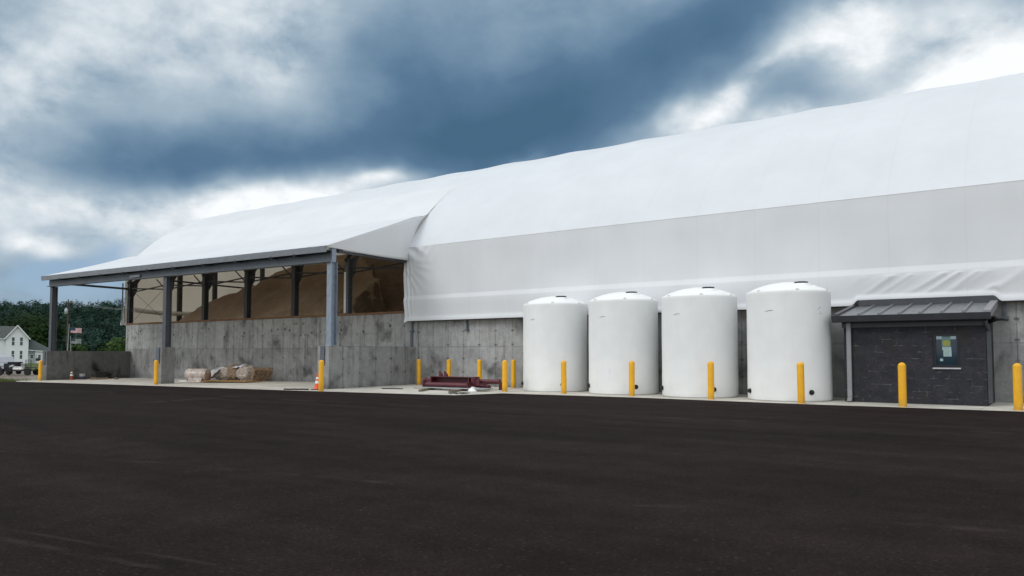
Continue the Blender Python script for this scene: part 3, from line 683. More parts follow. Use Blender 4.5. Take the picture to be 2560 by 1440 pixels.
# gable end: posts, girt, cover and the sagging rolled hem
EW = lambda y: xl(y) - 0.08 if y < 40 else lerp(xl(40), -60.0, (y - 40) / 8)
for y in (34.3, 38.2, 43.4, 48.0):
    top = 6.9 + (y - 28) * 0.0
    for j in range(60):
        yy, zz = profile(j / 118)
        if yy >= y: top = zz - 0.7; break
    mb = MB(); x = EW(y) + 0.25; mb.box(x - 0.14, x + 0.14, y - 0.15, y + 0.15, ZW, top); part(mb, 'end_post', 'frame_steel')
mb = MB(); mb.tube([(EW(32.6) + .3, 32.6, 7.25), (EW(48) + .3, 48, 7.25)], 0.07, 8); part(mb, 'end_girt', 'frame_steel')
rows = []
for zf in [k / 16 for k in range(17)]:
    row = []
    for j in range(0, 49):
        y, z = profile(j / 96); y = max(y, 29.2)
        zz = lerp(ZW - 0.02, z - 0.05, zf); row.append((EW(y) + 0.04 * noise.noise(Vector((y * .5, zz * .6, 1))), y, zz))
    rows.append(row)
mb = MB(); mb.grid(rows); ec = part(mb, 'end_cover', 'white_fabric', fix=False)
mb = MB(); mb.tube([(EW(29.6) + .32, 29.75, 4.80)] + [(EW(y) + .32, y, 4.80 - 0.12 * math.sin((y - 29.6) / 6 * 3.14)) for y in (31, 32.5, 34, 36, 38, 41, 45)], 0.17, 12); part(mb, 'rolled_hem', 'white_fabric')
mb = MB(); mb.prism([(-56.35, 29.22, ZW), (-56.75, 29.22, ZW), (-56.42, 29.22, 5.0)], (0, .03, 0)); part(mb, 'corner_flap', 'white_fabric')
# back and right ends, closing the hall
mb = MB(); mb.box(-60, XR, 66.7, 67.1, -0.5, 4.0); part(mb, 'back_wall', 'wall_concrete')
mb = MB(); mb.box(-60, XR, 67.0, 67.04, 4.0, 7.05); part(mb, 'back_cover', 'white_fabric')
mb = MB(); mb.add([(XR - 0.05, y, z) for y, z in PROF2] + [(XR - 0.05, 67, 0), (XR - 0.05, 29, 0)], [tuple(range(len(PROF2) + 2))]); part(mb, 'far_end_cover', 'white_fabric')

# ---- canopy (lean-to) in front of the open bays
def zt(x): return 6.36 + (-27.1 - x) * 0.0100        # eave height along the canopy
def xc(x0, y): # plan rake of canopy stations
    u = (x0 + 54.6) / 27.3; return lerp(xl(y) - 0.45, xrt(y) + 0.25, u)
def roof_pt(s_, x):
    y, z = profile(s_); y2, z2 = profile(min(1, s_ + 0.01)); y1, z1 = profile(max(0, s_ - 0.01)); ny, nz = -(z2 - z1), (y2 - y1); l = math.hypot(ny, nz)
    return y, z, ny / l, nz / l, 0.075 * sstep(0.0, 0.28, s_) * sag(x)
def canopy_line(x0):
    """cross-section of the canopy cover at one station: eave, straight run, then a soft curve up onto the main roof"""
    pts = [(22.95, zt(x0)), (25.0, lerp(zt(x0), 8.80, (25.0 - 22.95) / 7.0)), (27.4, lerp(zt(x0), 8.80, (27.4 - 22.95) / 7.0)), (29.4, lerp(zt(x0), 8.82, (29.4 - 22.95) / 7.0))]
    for s_, off in ((0.056, 0.12), (0.074, 0.045), (0.092, 0.016), (0.110, 0.010), (0.128, 0.006), (0.146, -0.03)):
        y, z, ny, nz, sg = roof_pt(s_, x0 - 1.2); pts.append((y + ny * (off - sg), z + nz * (off - sg)))
    return pts
NX = 160; cols = []
for i in range(NX + 1):
    x0 = -54.6 + 27.3 * i / NX; P_ = canopy_line(x0); col = []
    for j in range(len(P_) - 1):
        p0, p1, p2, p3 = P_[max(j - 1, 0)], P_[j], P_[j + 1], P_[min(j + 2, len(P_) - 1)]
        for q in range(5 if j < len(P_) - 2 else 6):
            u = q / 5; y, z = (0.5 * ((2 * p1[k]) + (-p0[k] + p2[k]) * u + (2 * p0[k] - 5 * p1[k] + 4 * p2[k] - p3[k]) * u * u + (-p0[k] + 3 * p1[k] - 3 * p2[k] + p3[k]) * u ** 3) for k in (0, 1))
            v = min(1, (y - 22.95) / 8); z -= 0.05 * math.sin(math.pi * v) * sag(x0 + 0.7) * sstep(-27.3, -30, x0)
            col.append((xc(x0, y), y, z))
    cols.append(col)
rows = [[c[j] for c in cols] for j in range(len(cols[0]))]
edge_pts = [(p[1], p[2]) for p in cols[-1]]
def edge_z(y):
    for a_, b_ in zip(edge_pts, edge_pts[1:]):
        if a_[0] <= y <= b_[0]: return lerp(a_[1], b_[1], (y - a_[0]) / max(1e-6, b_[0] - a_[0]))
    return edge_pts[-1][1]
mb = MB(); mb.grid(rows); can = part(mb, 'canopy_cover', 'white_fabric', fix=False)
def cpart(mb, name, m, bevel=0): return shift(mb, B0).build(name, m, can, bevel=bevel)
XLc, XRc = -54.75, -26.95
mb = MB(); mb.hexa([(XLc, 22.93, zt(XLc) - 0.30), (XRc, 22.93, zt(XRc) - 0.28), (XRc, 23.0, zt(XRc) - 0.28), (XLc, 23.0, zt(XLc) - 0.30),
                    (XLc, 22.90, zt(XLc) - 0.012), (XRc, 22.90, zt(XRc) - 0.012), (XRc, 23.0, zt(XRc) - 0.012), (XLc, 23.0, zt(XLc) - 0.012)])
cpart(mb, 'fascia', 'fascia_metal')
mb = MB()
for (ya, yb, za, zb) in ((23.12, 23.48, -0.20, -0.17), (23.12, 23.48, -0.70, -0.67), (23.285, 23.31, -0.67, -0.20)):
    mb.hexa([(XLc + .3, ya, zt(XLc) + za), (XRc, ya, zt(XRc) + za), (XRc, yb, zt(XRc) + za), (XLc + .3, yb, zt(XLc) + za),
             (XLc + .3, ya, zt(XLc) + zb), (XRc, ya, zt(XRc) + zb), (XRc, yb, zt(XRc) + zb), (XLc + .3, yb, zt(XLc) + zb)])
cpart(mb, 'eave_beam', 'galvanised_dull')
for x in (-52.2, -49.6, -47.0, -44.4, -41.8, -39.2, -36.4, -33.6, -30.8, -29.1):
    mb = MB(); mb.box(x - .05, x + .05, 22.86, 23.25, zt(x) - 0.34, zt(x) - 0.27); mb.box(x + .05, x + .14, 22.86, 22.9, zt(x) - 0.40, zt(x) - 0.30); cpart(mb, 'beam_clip', 'trailer_black')
for x, sz in ((-43.6, 0.55),):
    mb = MB(); mb.box(x - sz, x + sz, 23.195, 23.218, zt(x) - 0.60, zt(x) - 0.46); cpart(mb, 'beam_tag', 'fascia_metal')
for i, x in enumerate((-54.05, -40.5, -27.05)):
    mb = MB(); top = zt(x) - 0.70; y0 = 23.25; y1 = 23.60; w = 0.16; z0 = 1.93 if i else 1.75
    mb.box(x - w, x + w, y0, y0 + 0.025, z0, top); mb.box(x - w, x + w, y1 - 0.025, y1, z0, top); mb.box(x - .015, x + .015, y0 + .025, y1 - .025, z0, top)
    mb.box(x - w - .03, x + w + .03, y0 - .02, y1 + .02, z0 - 0.012, z0 + 0.02)
    if i == 2: mb.box(x - 0.11, x + 0.11, y0 + 0.05, y1 - 0.05, top + 0.003, top + 0.64)
    cpart(mb, 'canopy_post', 'galvanised' if i == 2 else 'galvanised_dark', 0.004)
    mb = MB(); yf = 22.95 - 0.006; mb.box(x - 0.16, x + 0.16 if i < 2 else x + .12, yf - 0.03, yf, z0 - 0.85, z0 - 0.02); mb.box(x - .1, x + .1, yf - .05, yf - .03, z0 - .8, z0 - .7)
    cpart(mb, 'post_strap', 'galvanised_dull')
# rafters and end beams of the canopy
for k in range(7):
    x = -53.8 + 4.4 * k
    mb = MB(); mb.bar((x, 23.4, zt(x) - 0.28), (xc(x, 29.9) - .35, 29.9, 8.45), 0.12, 0.2); cpart(mb, 'canopy_rafter', 'frame_steel')
mb = MB(); mb.bar((-54.3, 23.5, zt(-54) - .42), (xl(29.5), 29.45, 6.30), 0.12, 0.14); cpart(mb, 'end_beam', 'frame_steel')
mb = MB(); mb.bar((-27.0, 23.7, 6.18), (-27.86, 29.2, 6.27), 0.10, 0.12); cpart(mb, 'end_beam', 'frame_steel')
# triangular end flap at the right of the canopy, hanging from the cover's edge
rows = []
for j in range(40):
    v = j / 39; y = lerp(23.0, 30.75, v); yb = min(y, 29.0)
    zt_ = edge_z(y) - 0.012; zb_ = lerp(6.30, 6.34, v) - 0.05 * math.sin(math.pi * min(1, v * 1.25))
    zb_ = min(zb_, zt_ - 0.02) if v < 0.8 else lerp(6.33, 8.0, (v - 0.8) / 0.2)
    row = []
    for i in range(14):
        u = i / 13; zz = lerp(zt_, zb_, u)
        w = 0.035 * math.sin(v * 60 + u * 5) * (0.2 + v) * math.sin(math.pi * min(1, u + .15)) if v > 0.25 else 0
        row.append((xrt(y) + 0.22 - 0.02 * u + w * 0.6, lerp(y, lerp(y, 28.97, max(0, (v - 0.7) / 0.3)), u), zz))
    rows.append(row)
mb = MB(); mb.grid(rows); fl = cpart(mb, 'end_flap', 'white_fabric'); md = fl.modifiers.new('solid', 'SOLIDIFY'); md.thickness = 0.02
# wing walls and the middle pier
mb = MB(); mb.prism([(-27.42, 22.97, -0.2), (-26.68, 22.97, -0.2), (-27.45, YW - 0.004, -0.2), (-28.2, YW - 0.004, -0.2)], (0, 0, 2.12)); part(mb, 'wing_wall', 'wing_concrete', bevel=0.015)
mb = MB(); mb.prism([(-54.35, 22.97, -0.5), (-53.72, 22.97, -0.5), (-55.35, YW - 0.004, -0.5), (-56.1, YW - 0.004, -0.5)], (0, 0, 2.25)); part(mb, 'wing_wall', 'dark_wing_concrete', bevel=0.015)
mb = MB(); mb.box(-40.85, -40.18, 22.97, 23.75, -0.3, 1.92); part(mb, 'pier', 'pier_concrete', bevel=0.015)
# vertical pole in front of the first column
mb = MB(); mb.tube([(-56.3, 29.1, ZW), (-56.3, 29.1, 6.7)], 0.05, 8); mb.tube([(-56.3, 29.1, 5.6), (-55.6, 29.3, 5.6)], 0.02, 6); mb.tube([(-56.3, 29.1, 4.8), (-55.6, 29.3, 4.8)], 0.02, 6); part(mb, 'corner_pole', 'galvanised_dull')

# ------------------------------------------------------------------ salt pile
def pile_z(x, y):
    xl0 = -51.0 - 0.62 * (y - 29.7)                          # foot of the left end slope
    n = noise.noise(Vector((x * 0.35, y * 0.35, 0))) * 0.26 + noise.noise(Vector((x * 1.1, y * 1.1, 3))) * 0.10 + noise.noise(Vector((x * 2.6, y * 2.6, 5))) * 0.08 + abs(noise.noise(Vector((x * 0.8 + y * .5, y * 0.3 - x * .2, 9)))) * -0.35
    edge = min(-34.1 + 0.55 * (y - 31.0), -33.3 - 1.7 * (y - 32.5)) + 0.9 * noise.noise(Vector((y * 1.1, 0.0, 4.0))) + 0.6 * noise.noise(Vector((y * 3.0, 1.0, 4.0)))
    cut = sstep(edge, edge + 0.45, x)                        # excavated hollow on the right
    a0 = 3.72 + 0.80 * (y - 29.75); a1 = 3.55 + 0.62 * (y - 32.0)
    a = lerp(a0, max(3.3, a1), cut)
    dx = max(0, x - xl0)
    b = 3.66 + 0.62 * min(dx, 3.2) + 0.36 * max(0, dx - 3.2)
    b = min(b, 6.55 + 0.62 * max(0, x + 46.2 + 0.25 * (y - 34)) + 0.12 * max(0, min(dx - 6.0, 6)))
    c = 11.2 - 0.02 * abs(x + 30)
    z = -0.25 * math.log(math.exp(-a / 0.25) + math.exp(-b / 0.25) + math.exp(-c / 0.25))
    if y > 48: z = min(z, 11.2 - (y - 48) * 0.6)
    return max(0.0, z + n * sstep(3.6, 4.6, z + 0.3))
pxs = [-60 + 0.18 * k for k in range(190)] + [-25.7 + 0.6 * k for k in range(30)]; pys = [29.72 + 0.15 * k for k in range(70)] + [40.3 + 0.5 * k for k in range(10)] + [45.3 + 1.5 * k for k in range(14)]
mb = MB(); mb.grid([[(x, y, pile_z(x, y) - (0.12 if y < 29.8 else 0)) for x in pxs if x > xl(y) - 3] if False else [(max(x, xl(y) + 0.1), y, pile_z(x, y) - (0.1 if y < 29.8 else 0)) for x in pxs] for y in pys])
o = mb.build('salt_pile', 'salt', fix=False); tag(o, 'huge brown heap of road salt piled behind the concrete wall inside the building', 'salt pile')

# ------------------------------------------------------------------ tanks
def tank_body():
    mb = MB(); R = 1.355
    prof = [(0.0, 0.0), (R - 0.05, 0.0), (R - 0.015, 0.012), (R, 0.05), (R + 0.004, 0.6), (R - 0.002, 1.2), (R + 0.002, 2.0), (R - 0.002, 2.9), (R + 0.002, 3.50), (R + 0.006, 3.575), (R - 0.004, 3.62), (R - 0.04, 3.645),
            (R - 0.06, 3.65), (1.1, 3.755), (0.85, 3.845), (0.6, 3.91), (0.3, 3.96), (0.0, 3.975)]
    mb.lathe(prof, (0, 0, 0), 72)
    for k in range(3):
        a = rad((-118, -62, -10)[k]); r = R - 0.045; mb.obox((r * math.cos(a), r * math.sin(a), 3.648), (0.09, 0.10, 0.03), a)
    return mb
def tank(x, y, label, first):
    r = thing('storage_tank', label, 'storage tank', (x, y, 0.013), 0, 'row of white poly tanks')
    if first is None:
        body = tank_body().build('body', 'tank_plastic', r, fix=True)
        mb = MB(); ox, oy = 0.54, -0.38
        mb.lathe([(0.38, 3.70), (0.34, 3.80), (0.315, 3.845), (0.29, 3.868), (0.275, 3.88), (0.0, 3.881)], (ox, oy, 0), 32); mb.build('collar', 'tank_plastic', r)
        mb = MB(); mb.lathe([(0.0, 3.882), (0.25, 3.882), (0.245, 3.895), (0.205, 3.898), (0.20, 3.94), (0.0, 3.945)], (ox, oy, 0), 24)
        for k in range(8): a = k * math.pi / 4; mb.obox((ox + .205 * math.cos(a), oy + .205 * math.sin(a), 3.92), (.03, .03, .04), a)
        mb.build('lid', 'black_plastic', r)
        for ang in (-141, -45):
            a = rad(ang); d = Vector((math.cos(a), math.sin(a), 0)); mb = MB()
            mb.tube([d * 1.345 + Vector((0, 0, .30)), d * 1.375 + Vector((0, 0, .30))], 0.088, 8, smooth=False); mb.tube([d * 1.375 + Vector((0, 0, .30)), d * 1.43 + Vector((0, 0, .30))], 0.068, 6, smooth=False)
            mb.tube([d * 1.43 + Vector((0, 0, .30)), d * 1.445 + Vector((0, 0, .30))], 0.040, 10)
            mb.build('fitting', 'black_plastic', r)
    else:
        for ch in first.children:
            c = ch.copy(); COL.objects.link(c); c.parent = r
    return r
T = [(-17.95, 27.74, 'white cylindrical tank farthest from the small dark block building, beside the bare concrete wall'),
     (-14.56, 27.42, 'white cylindrical tank standing second from the open concrete wall, between two like it'),
     (-11.30, 27.18, 'white cylindrical tank standing second from the small dark block building, between two like it'),
     (-8.02, 26.97, 'white cylindrical tank closest to the small dark block building, largest in view')]
def scuff(root, pts, w):
    mb = MB(); R_ = 1.3615
    for (a0, z0), (a1, z1) in zip(pts, pts[1:]):
        P = [(R_ * math.cos(a0), R_ * math.sin(a0), z0 - w), (R_ * math.cos(a1), R_ * math.sin(a1), z1 - w), (R_ * math.cos(a1), R_ * math.sin(a1), z1 + w), (R_ * math.cos(a0), R_ * math.sin(a0), z0 + w)]
        mb.add(P, [(0, 1, 2, 3)])
    mb.build('scuff_mark', 'scuff_grey', root)
t0 = None
for i, (x, y, lb) in enumerate(T):
    r = tank(x, y, lb, t0); t0 = t0 or r
    r.rotation_euler.z = rad((0, 3, -2, 1)[i])
    if i == 0: scuff(r, [(rad(-106), 2.93), (rad(-103), 2.95), (rad(-99), 2.965), (rad(-95), 2.96)], 0.008)
    if i == 1: scuff(r, [(rad(-88), 0.82), (rad(-87), 0.9), (rad(-87.4), 0.98)], 0.012); scuff(r, [(rad(-84), 0.16), (rad(-83.6), 0.30)], 0.012)
    if i == 3: scuff(r, [(rad(-32), 2.98), (rad(-29), 3.05), (rad(-27), 3.06)], 0.008); scuff(r, [(rad(-29), 2.84), (rad(-26), 2.87)], 0.008)

# ------------------------------------------------------------------ bollards
def bollard(x, y, label, group, me=[None], h=1.29):
    if me[0] is None:
        mb = MB(); R = 0.108
        mb.lathe([(R, 0), (R, 1.205), (R - 0.004, 1.222), (R - 0.02, 1.252), (R - 0.05, 1.278), (R - 0.085, 1.29), (0.0, 1.293)], (0, 0, 0), 28)
        mb.lathe([(R + 0.012, 0), (R + 0.010, 0.02), (R, 0.024)], (0, 0, 0), 28)
        o = mb.build('bollard', 'yellow_plastic'); me[0] = o
    else:
        o = me[0].copy(); COL.objects.link(o)
    o.location = (x, y, zg(x) + 0.010); o.rotation_euler = (random.uniform(-.006, .006), random.uniform(-.006, .006), random.uniform(0, 6))
    return tag(o, label, 'bollard', group)
G1, G2, G3 = 'bollards along the tank row', 'bollards close to the concrete wall', 'bollards in front of the canopy'
bollard(-53.35, 22.45, 'yellow bollard at the far left canopy post and wing wall', G3)
bollard(-39.4, 22.25, 'yellow bollard in front of the middle canopy pier', G3)
bollard(-25.55, 21.6, 'yellow bollard beside the bright orange traffic cone', G3)
bollard(-26.72, 28.78, 'yellow bollard against the concrete wall, next to the grey wing wall', G2)
bollard(-24.78, 28.8, 'yellow bollard behind the red steel parts, by their two upright fins', G2)
bollard(-22.88, 28.8, 'yellow bollard behind the right half of the red steel parts', G2)
bollard(-20.92, 28.82, 'yellow bollard back against the wall just left of the first white tank', G2)
bollard(-19.07, 25.67, 'yellow bollard at the right end of the red steel parts, on the asphalt edge', G1)
bollard(-16.25, 25.72, 'yellow bollard in front of the tank farthest from the block building', G1)
bollard(-13.31, 25.70, 'yellow bollard in front of the second tank from the open concrete wall', G1)
bollard(-10.21, 25.50, 'yellow bollard in front of the second tank from the block building', G1)
bollard(-7.08, 25.00, 'yellow bollard in front of the tank closest to the block building', G1)
bollard(-4.25, 25.19, 'yellow bollard in front of the dark block building wall', G1)
bollard(-1.43, 25.46, 'yellow bollard right of the dark block building, nearest the viewer', G1)

# ------------------------------------------------------------------ small block building
H0 = Vector((-4.25, 26.85, 0.012))
hut = thing('block_building', 'small dark block lean-to with metal shed roof against the white building', 'small building', H0)
def hp(mb, name, m, parent=None, bevel=0): return shift(mb, H0).build(name, m, parent or hut, bevel=bevel)
xa, xb, yf, yb = -6.22, -2.26, 26.85, 29.24
wx0, wx1, wz0, wz1 = -3.66, -2.93, 1.14, 2.19
mb = MB()   # walls, the front with its window opening
mb.box(xa, wx0, yf, yf + .2, 0.0, 2.62); mb.box(wx1, xb, yf, yf + .2, 0.0, 2.62); mb.box(wx0, wx1, yf, yf + .2, 0.0, wz0); mb.box(wx0, wx1, yf, yf + .2, wz1, 2.62)
mb.prism([(xa, yf + .2, 0), (xa, yb, 0), (xa, yb, 3.05), (xa, yf + .2, 2.62)], (0.2, 0, 0)); mb.prism([(xb - .2, yf + .2, 0), (xb - .2, yb, 0), (xb - .2, yb, 3.05), (xb - .2, yf + .2, 2.62)], (0.2, 0, 0))
hp(mb, 'wall', 'dark_block')
mb = MB(); mb.box(xa - .05, xb + .05, yf - .03, yf - .004, 2.42, 2.66); mb.box(xa - .05, xb + .05, yf - .045, yf - .004, 2.40, 2.43); hp(mb, 'frieze', 'dark_metal')
rf0, rf1, zf0, zf1 = 26.52, 29.02, 2.78, 3.20
rxa, rxb = xa - 0.16, xb + 0.12
mb = MB(); mb.hexa([(rxa, rf0, zf0 - .04), (rxb, rf0, zf0 - .04), (rxb, rf1, zf1 - .04), (rxa, rf1, zf1 - .04), (rxa, rf0, zf0), (rxb, rf0, zf0), (rxb, rf1, zf1), (rxa, rf1, zf1)])
roof = hp(mb, 'roof', 'roof_sheet')
for k in range(1, 7):
    x = lerp(rxa, rxb, k / 7.0) - 0.25 if False else rxa + 0.58 * k + 0.12
    if x > rxb - .3: break
    mb = MB(); sl = (zf1 - zf0) / (rf1 - rf0)
    mb.add([(x - .055, rf0, zf0 + .003), (x - .028, rf0, zf0 + .062), (x + .028, rf0, zf0 + .062), (x + .055, rf0, zf0 + .003), (x - .055, rf1 - .1, zf1 + .003 - .1 * sl), (x - .028, rf1 - .1, zf1 + .062 - .1 * sl), (x + .028, rf1 - .1, zf1 + .062 - .1 * sl), (x + .055, rf1 - .1, zf1 + .003 - .1 * sl)],
           [(0, 1, 2, 3), (0, 4, 5, 1), (1, 5, 6, 2), (2, 6, 7, 3), (7, 6, 5, 4)])
    hp(mb, 'roof_rib', 'roof_sheet', roof)
for (x0, x1) in ((rxa - .05, rxa + .10), (rxb - .14, rxb + .06)):
    mb = MB(); mb.hexa([(x0, rf0 - .01, zf0 - .16), (x1, rf0 - .01, zf0 - .16), (x1, rf1, zf1 - .16), (x0, rf1, zf1 - .16), (x0, rf0 - .01, zf0 + .07), (x1, rf0 - .01, zf0 + .07), (x1, rf1, zf1 + .07), (x0, rf1, zf1 + .07)])
    hp(mb, 'rake_trim', 'grey_metal' if x0 > -3 else 'dark_metal', roof, 0.012)
mb = MB(); mb.box(rxa + .18, rxb + .08, rf1 - .10, rf1 - .04, zf1 - .06, zf1 + .215); hp(mb, 'ridge_flashing', 'dark_metal', roof)
mb = MB(); mb.prism([(rxa - .1, rf0 - .02, 2.56), (rxa - .1, rf0 - .12, 2.58), (rxa - .1, rf0 - .17, 2.77), (rxa - .1, rf0 - .02, 2.77)], (rxb - rxa + 0.16, 0, 0)); hp(mb, 'gutter', 'dark_metal')
mb = MB(); mb.box(rxa, rxb, rf0 - .015, yf - .05, 2.63, 2.66); hp(mb, 'soffit', 'dark_metal')
x = xa + 0.17
mb = MB(); mb.box(x - .07, x + .07, yf - .115, yf - .02, 0.16, 2.56); mb.prism([(x - .07, yf - .115, .16), (x - .07, yf - .02, .16), (x - .07, yf - .10, .02), (x - .07, yf - .24, .05)], (.14, 0, 0)); hp(mb, 'downspout', 'grey_metal', None, 0.01)
x = xb + 0.06
mb = MB(); mb.box(x - .05, x + .07, yf + .02, yf + .14, 0.10, 2.22); mb.tube([(x, yf + .08, 2.20), (x, yf + .05, 2.30), (x - .03, yf - .1, 2.42), (x - .05, yf - .22, 2.55)], 0.06, 10); hp(mb, 'downspout', 'dark_metal', None, 0.01)
win = None
mb = MB(); f = 0.085
mb.box(wx0, wx1, yf + .03, yf + .09, wz0, wz0 + f); mb.box(wx0, wx1, yf + .03, yf + .09, wz1 - f, wz1); mb.box(wx0, wx0 + f, yf + .03, yf + .09, wz0 + f, wz1 - f); mb.box(wx1 - f, wx1, yf + .03, yf + .09, wz0 + f, wz1 - f)
win = hp(mb, 'window', 'window_frame')
mb = MB(); mb.box(wx0 + f, wx1 - f, yf + .055, yf + .065, wz0 + f, wz1 - f); hp(mb, 'pane', 'glass', win)
mb = MB(); mb.box(wx0 - .01, wx1 + .01, yf - .045, yf + .03, wz0 - .045, wz0 - .003); hp(mb, 'sill', 'sill_stone', win)
mb = MB(); mb.box(-4.02, -3.90, yf - .012, yf - .001, 1.33, 1.41); hp(mb, 'junction_box', 'black_plastic')
# notices taped to the window
def paper(name, x0, x1, z0, z1, m, label, lines=0, dy=0.0):
    mb = MB(); y1 = yf + .0535 - dy; mb.box(x0, x1, y1 - .0015, y1, z0, z1, 0)
    for k in range(lines):
        zz = lerp(z1, z0, (k + 1) / (lines + 1)); mb.box(x0 + (x1 - x0) * .12, x1 - (x1 - x0) * (.15 + .2 * ((k * 7) % 3) / 3), y1 - .0022, y1 - .0016, zz - .004, zz + .004, 1)
    o = mb.build(name, [m, 'paper_green']); return tag(o, label, 'notice', 'notices in the block building window')
cx = (wx0 + wx1) / 2
paper('notice', cx - .265, cx - .125, 2.00, 2.085, 'paper', 'small pale card in the upper left corner of the window', 2)
paper('notice', cx + .115, cx + .255, 2.00, 2.085, 'paper', 'small pale card in the upper right corner of the window', 2)
r = thing('notice', 'green permit notice with a round yellow seal in the window', 'notice', (cx, yf + .05, 1.9), 0, 'notices in the block building window')
mb = MB(); mb.box(-.122, .112, 0, .0015, -.125, .17); mb.build('sheet', 'paper_green', r)
mb = MB(); mb.add([(0.0 + .105 * math.cos(a), -.002, -.02 + .095 * math.sin(a)) for a in [k * math.pi / 16 for k in range(32)]], [tuple(range(32))]); mb.build('seal', 'seal_yellow', r)
paper('notice', cx - .11, cx + .125, 1.665, 1.765, 'paper', 'wide pale sheet just under the round yellow seal', 2, 0.002)
paper('notice', cx - .085, cx + .130, 1.475, 1.668, 'paper', 'tall pale sheet hanging lowest in the stack under the seal', 5)
paper('notice', cx - .18, cx - .10, 1.335, 1.41, 'paper', 'tiny square sticker in the lower left corner of the window', 1)
# black fitting beside the roof
mb = MB(); mb.tube([(xb + .06, yf + .45, 2.48), (xb + .12, yf + .3, 2.55), (xb + .25, yf + .2, 2.60), (xb + .42, yf + .2, 2.59), (xb + .56, yf + .25, 2.54)], [.05, .09, .085, .06, .02], 10)
tag(mb.build('wall_fitting', 'black_plastic'), 'small black fitting sticking out beside the block building roof', 'wall fitting')

# ------------------------------------------------------------------ goods under the canopy and by the wall
def cone(x, y, label, dirty=False, s=1.0):
    r = thing('traffic_cone', label, 'traffic cone', (x, y, zg(x) + .013), random.uniform(-.3, .3), 'traffic cones')
    m = 'cone_dirty' if dirty else 'cone_orange'
    mb = MB(); mb.box(-.19, .19, -.19, .19, 0, .035); mb.build('base', 'rubber' if not dirty else m, r, bevel=.01)
    mb = MB(); mb.lathe([(.145, .036), (.135, .06), (.103, .24), (.101, .25), (.064, .46), (.060, .48), (.035, .62), (.03, .66), (.028, .70), (.0, .703)], (0, 0, 0), 20); mb.build('body', m, r)
    for z0, z1 in ((.27, .39), (.455, .545)):
        ra = lambda z: .1435 - .1715 * z if False else .142 - .1725 * z + .006
        mb = MB(); mb.lathe([(ra(z0) + .002, z0), (ra(z1) + .002, z1)], (0, 0, 0), 20); mb.build('reflective_band', 'reflective_white', r)
    r.scale = (s, s, s); return r
cone(-26.62, 22.3, 'bright orange traffic cone with two white bands beside a bollard')
cone(-53.35, 24.35, 'dirty faded traffic cone standing in the shade by the dark wing wall', True, 0.95)
# wrapped roll
zb = lambda x: zg(x) + .013
r = thing('wrapped_roll', 'fat cylindrical roll wrapped in clear film lying on the slab', 'roll', (-41.15, 25.75, zb(-41)), rad(28))
mb = MB(); mb.tube([(-.62, 0, .38), (-.55, 0, .39), (-.2, 0, .385), (.3, 0, .39), (.62, 0, .38)], [.34, .39, .385, .39, .38], 32); mb.build('film', 'pale_wrap', r)
mb = MB(); mb.lathe([(0, 0), (.365, 0), (.365, .012), (0, .013)], (0, 0, 0), 32); o = mb.build('end_face', 'cardboard', r); o.rotation_euler.y = rad(90); o.location = (.612, 0, .38)
rows = [[(-.3 + 0.8 * i / 10, -.33 - .10 * j - .02 * math.sin(i * 2 + j), max(.012, .30 - .11 * j + .03 * math.sin(i * 1.3 + j * 2))) for i in range(11)] for j in range(4)]
mb = MB(); mb.grid(rows); o = mb.build('loose_film', 'pale_wrap', r); o.modifiers.new('s', 'SOLIDIFY').thickness = .006
mb = MB(); mb.obox((-42.6, 26.4, zb(-42.6) + .03), (1.4, .9, .06), rad(20)); tag(mb.build('foam_board', 'white_board'), 'flat white board lying behind the middle pier and the wrapped roll', 'board')
mb = MB(); mb.obox((-39.2, 26.6, zb(-39.2) + .05), (3.4, 1.3, .04), rad(18)); mb.obox((-38.9, 26.3, zb(-39) + .085), (2.9, 1.2, .02), rad(24)); tag(mb.build('plywood_sheets', 'plywood'), 'orange-brown plywood sheets lying flat between the roll and the wrapped bundle', 'plywood')
# plastic wrapped bundle: three soft bales and a fallen batt
def bale(x, y, rz, sx, sy, sz, m, label, tilt=0.0, seed=0, cat='bale'):
    bm = bmesh.new(); bmesh.ops.create_cube(bm, size=1); bmesh.ops.subdivide_edges(bm, edges=bm.edges[:], cuts=9, use_grid_fill=True)
    for v in bm.verts:
        p = v.co.copy(); q = Vector((p.x, p.y, p.z))
        k = 1 - 0.30 * (abs(p.y * 2) ** 4 * abs(p.z * 2) ** 4) - 0.2 * abs(p.x * 2) ** 6 * (abs(p.y) + abs(p.z))
        n = noise.noise(Vector((p.x * 3 + seed, p.y * 3, p.z * 3))) * 0.10 + noise.noise(Vector((p.x * 8 + seed, p.y * 8, p.z * 8))) * 0.04
        q = q * (k + n); q.z *= 1 + 0.12 * math.sin(p.x * 9 + seed)
        v.co = Vector((q.x * sx, q.y * sy, (q.z + 0.5) * sz))
    me = bpy.data.meshes.new('b'); bm.to_mesh(me); bm.free(); me.materials.append(M[m])
    for p in me.polygons: p.use_smooth = True
    me.name = 'insulation_bale'
    o = bpy.data.objects.new('insulation_bale', me); COL.objects.link(o); o.location = (x, y, zb(x) + .02); o.rotation_euler = (0, tilt, rz)
    return tag(o, label, cat, 'bundles lying at the foot of the wall')
bale(-42.6, 28.5, rad(10), 1.3, .9, .80, 'plastic_wrap', 'film-wrapped brown bale next to the heap of clear plastic', 0.0, 1)
bale(-41.2, 28.4, rad(4), 1.0, .9, .92, 'brown_batt', 'brown bale in the middle of the bundles, torn film on top', 0.0, 5)
bale(-40.0, 28.3, rad(-6), 1.4, .95, .88, 'plastic_wrap', 'film-wrapped brown bale beside the leaning batt', 0.0, 9)
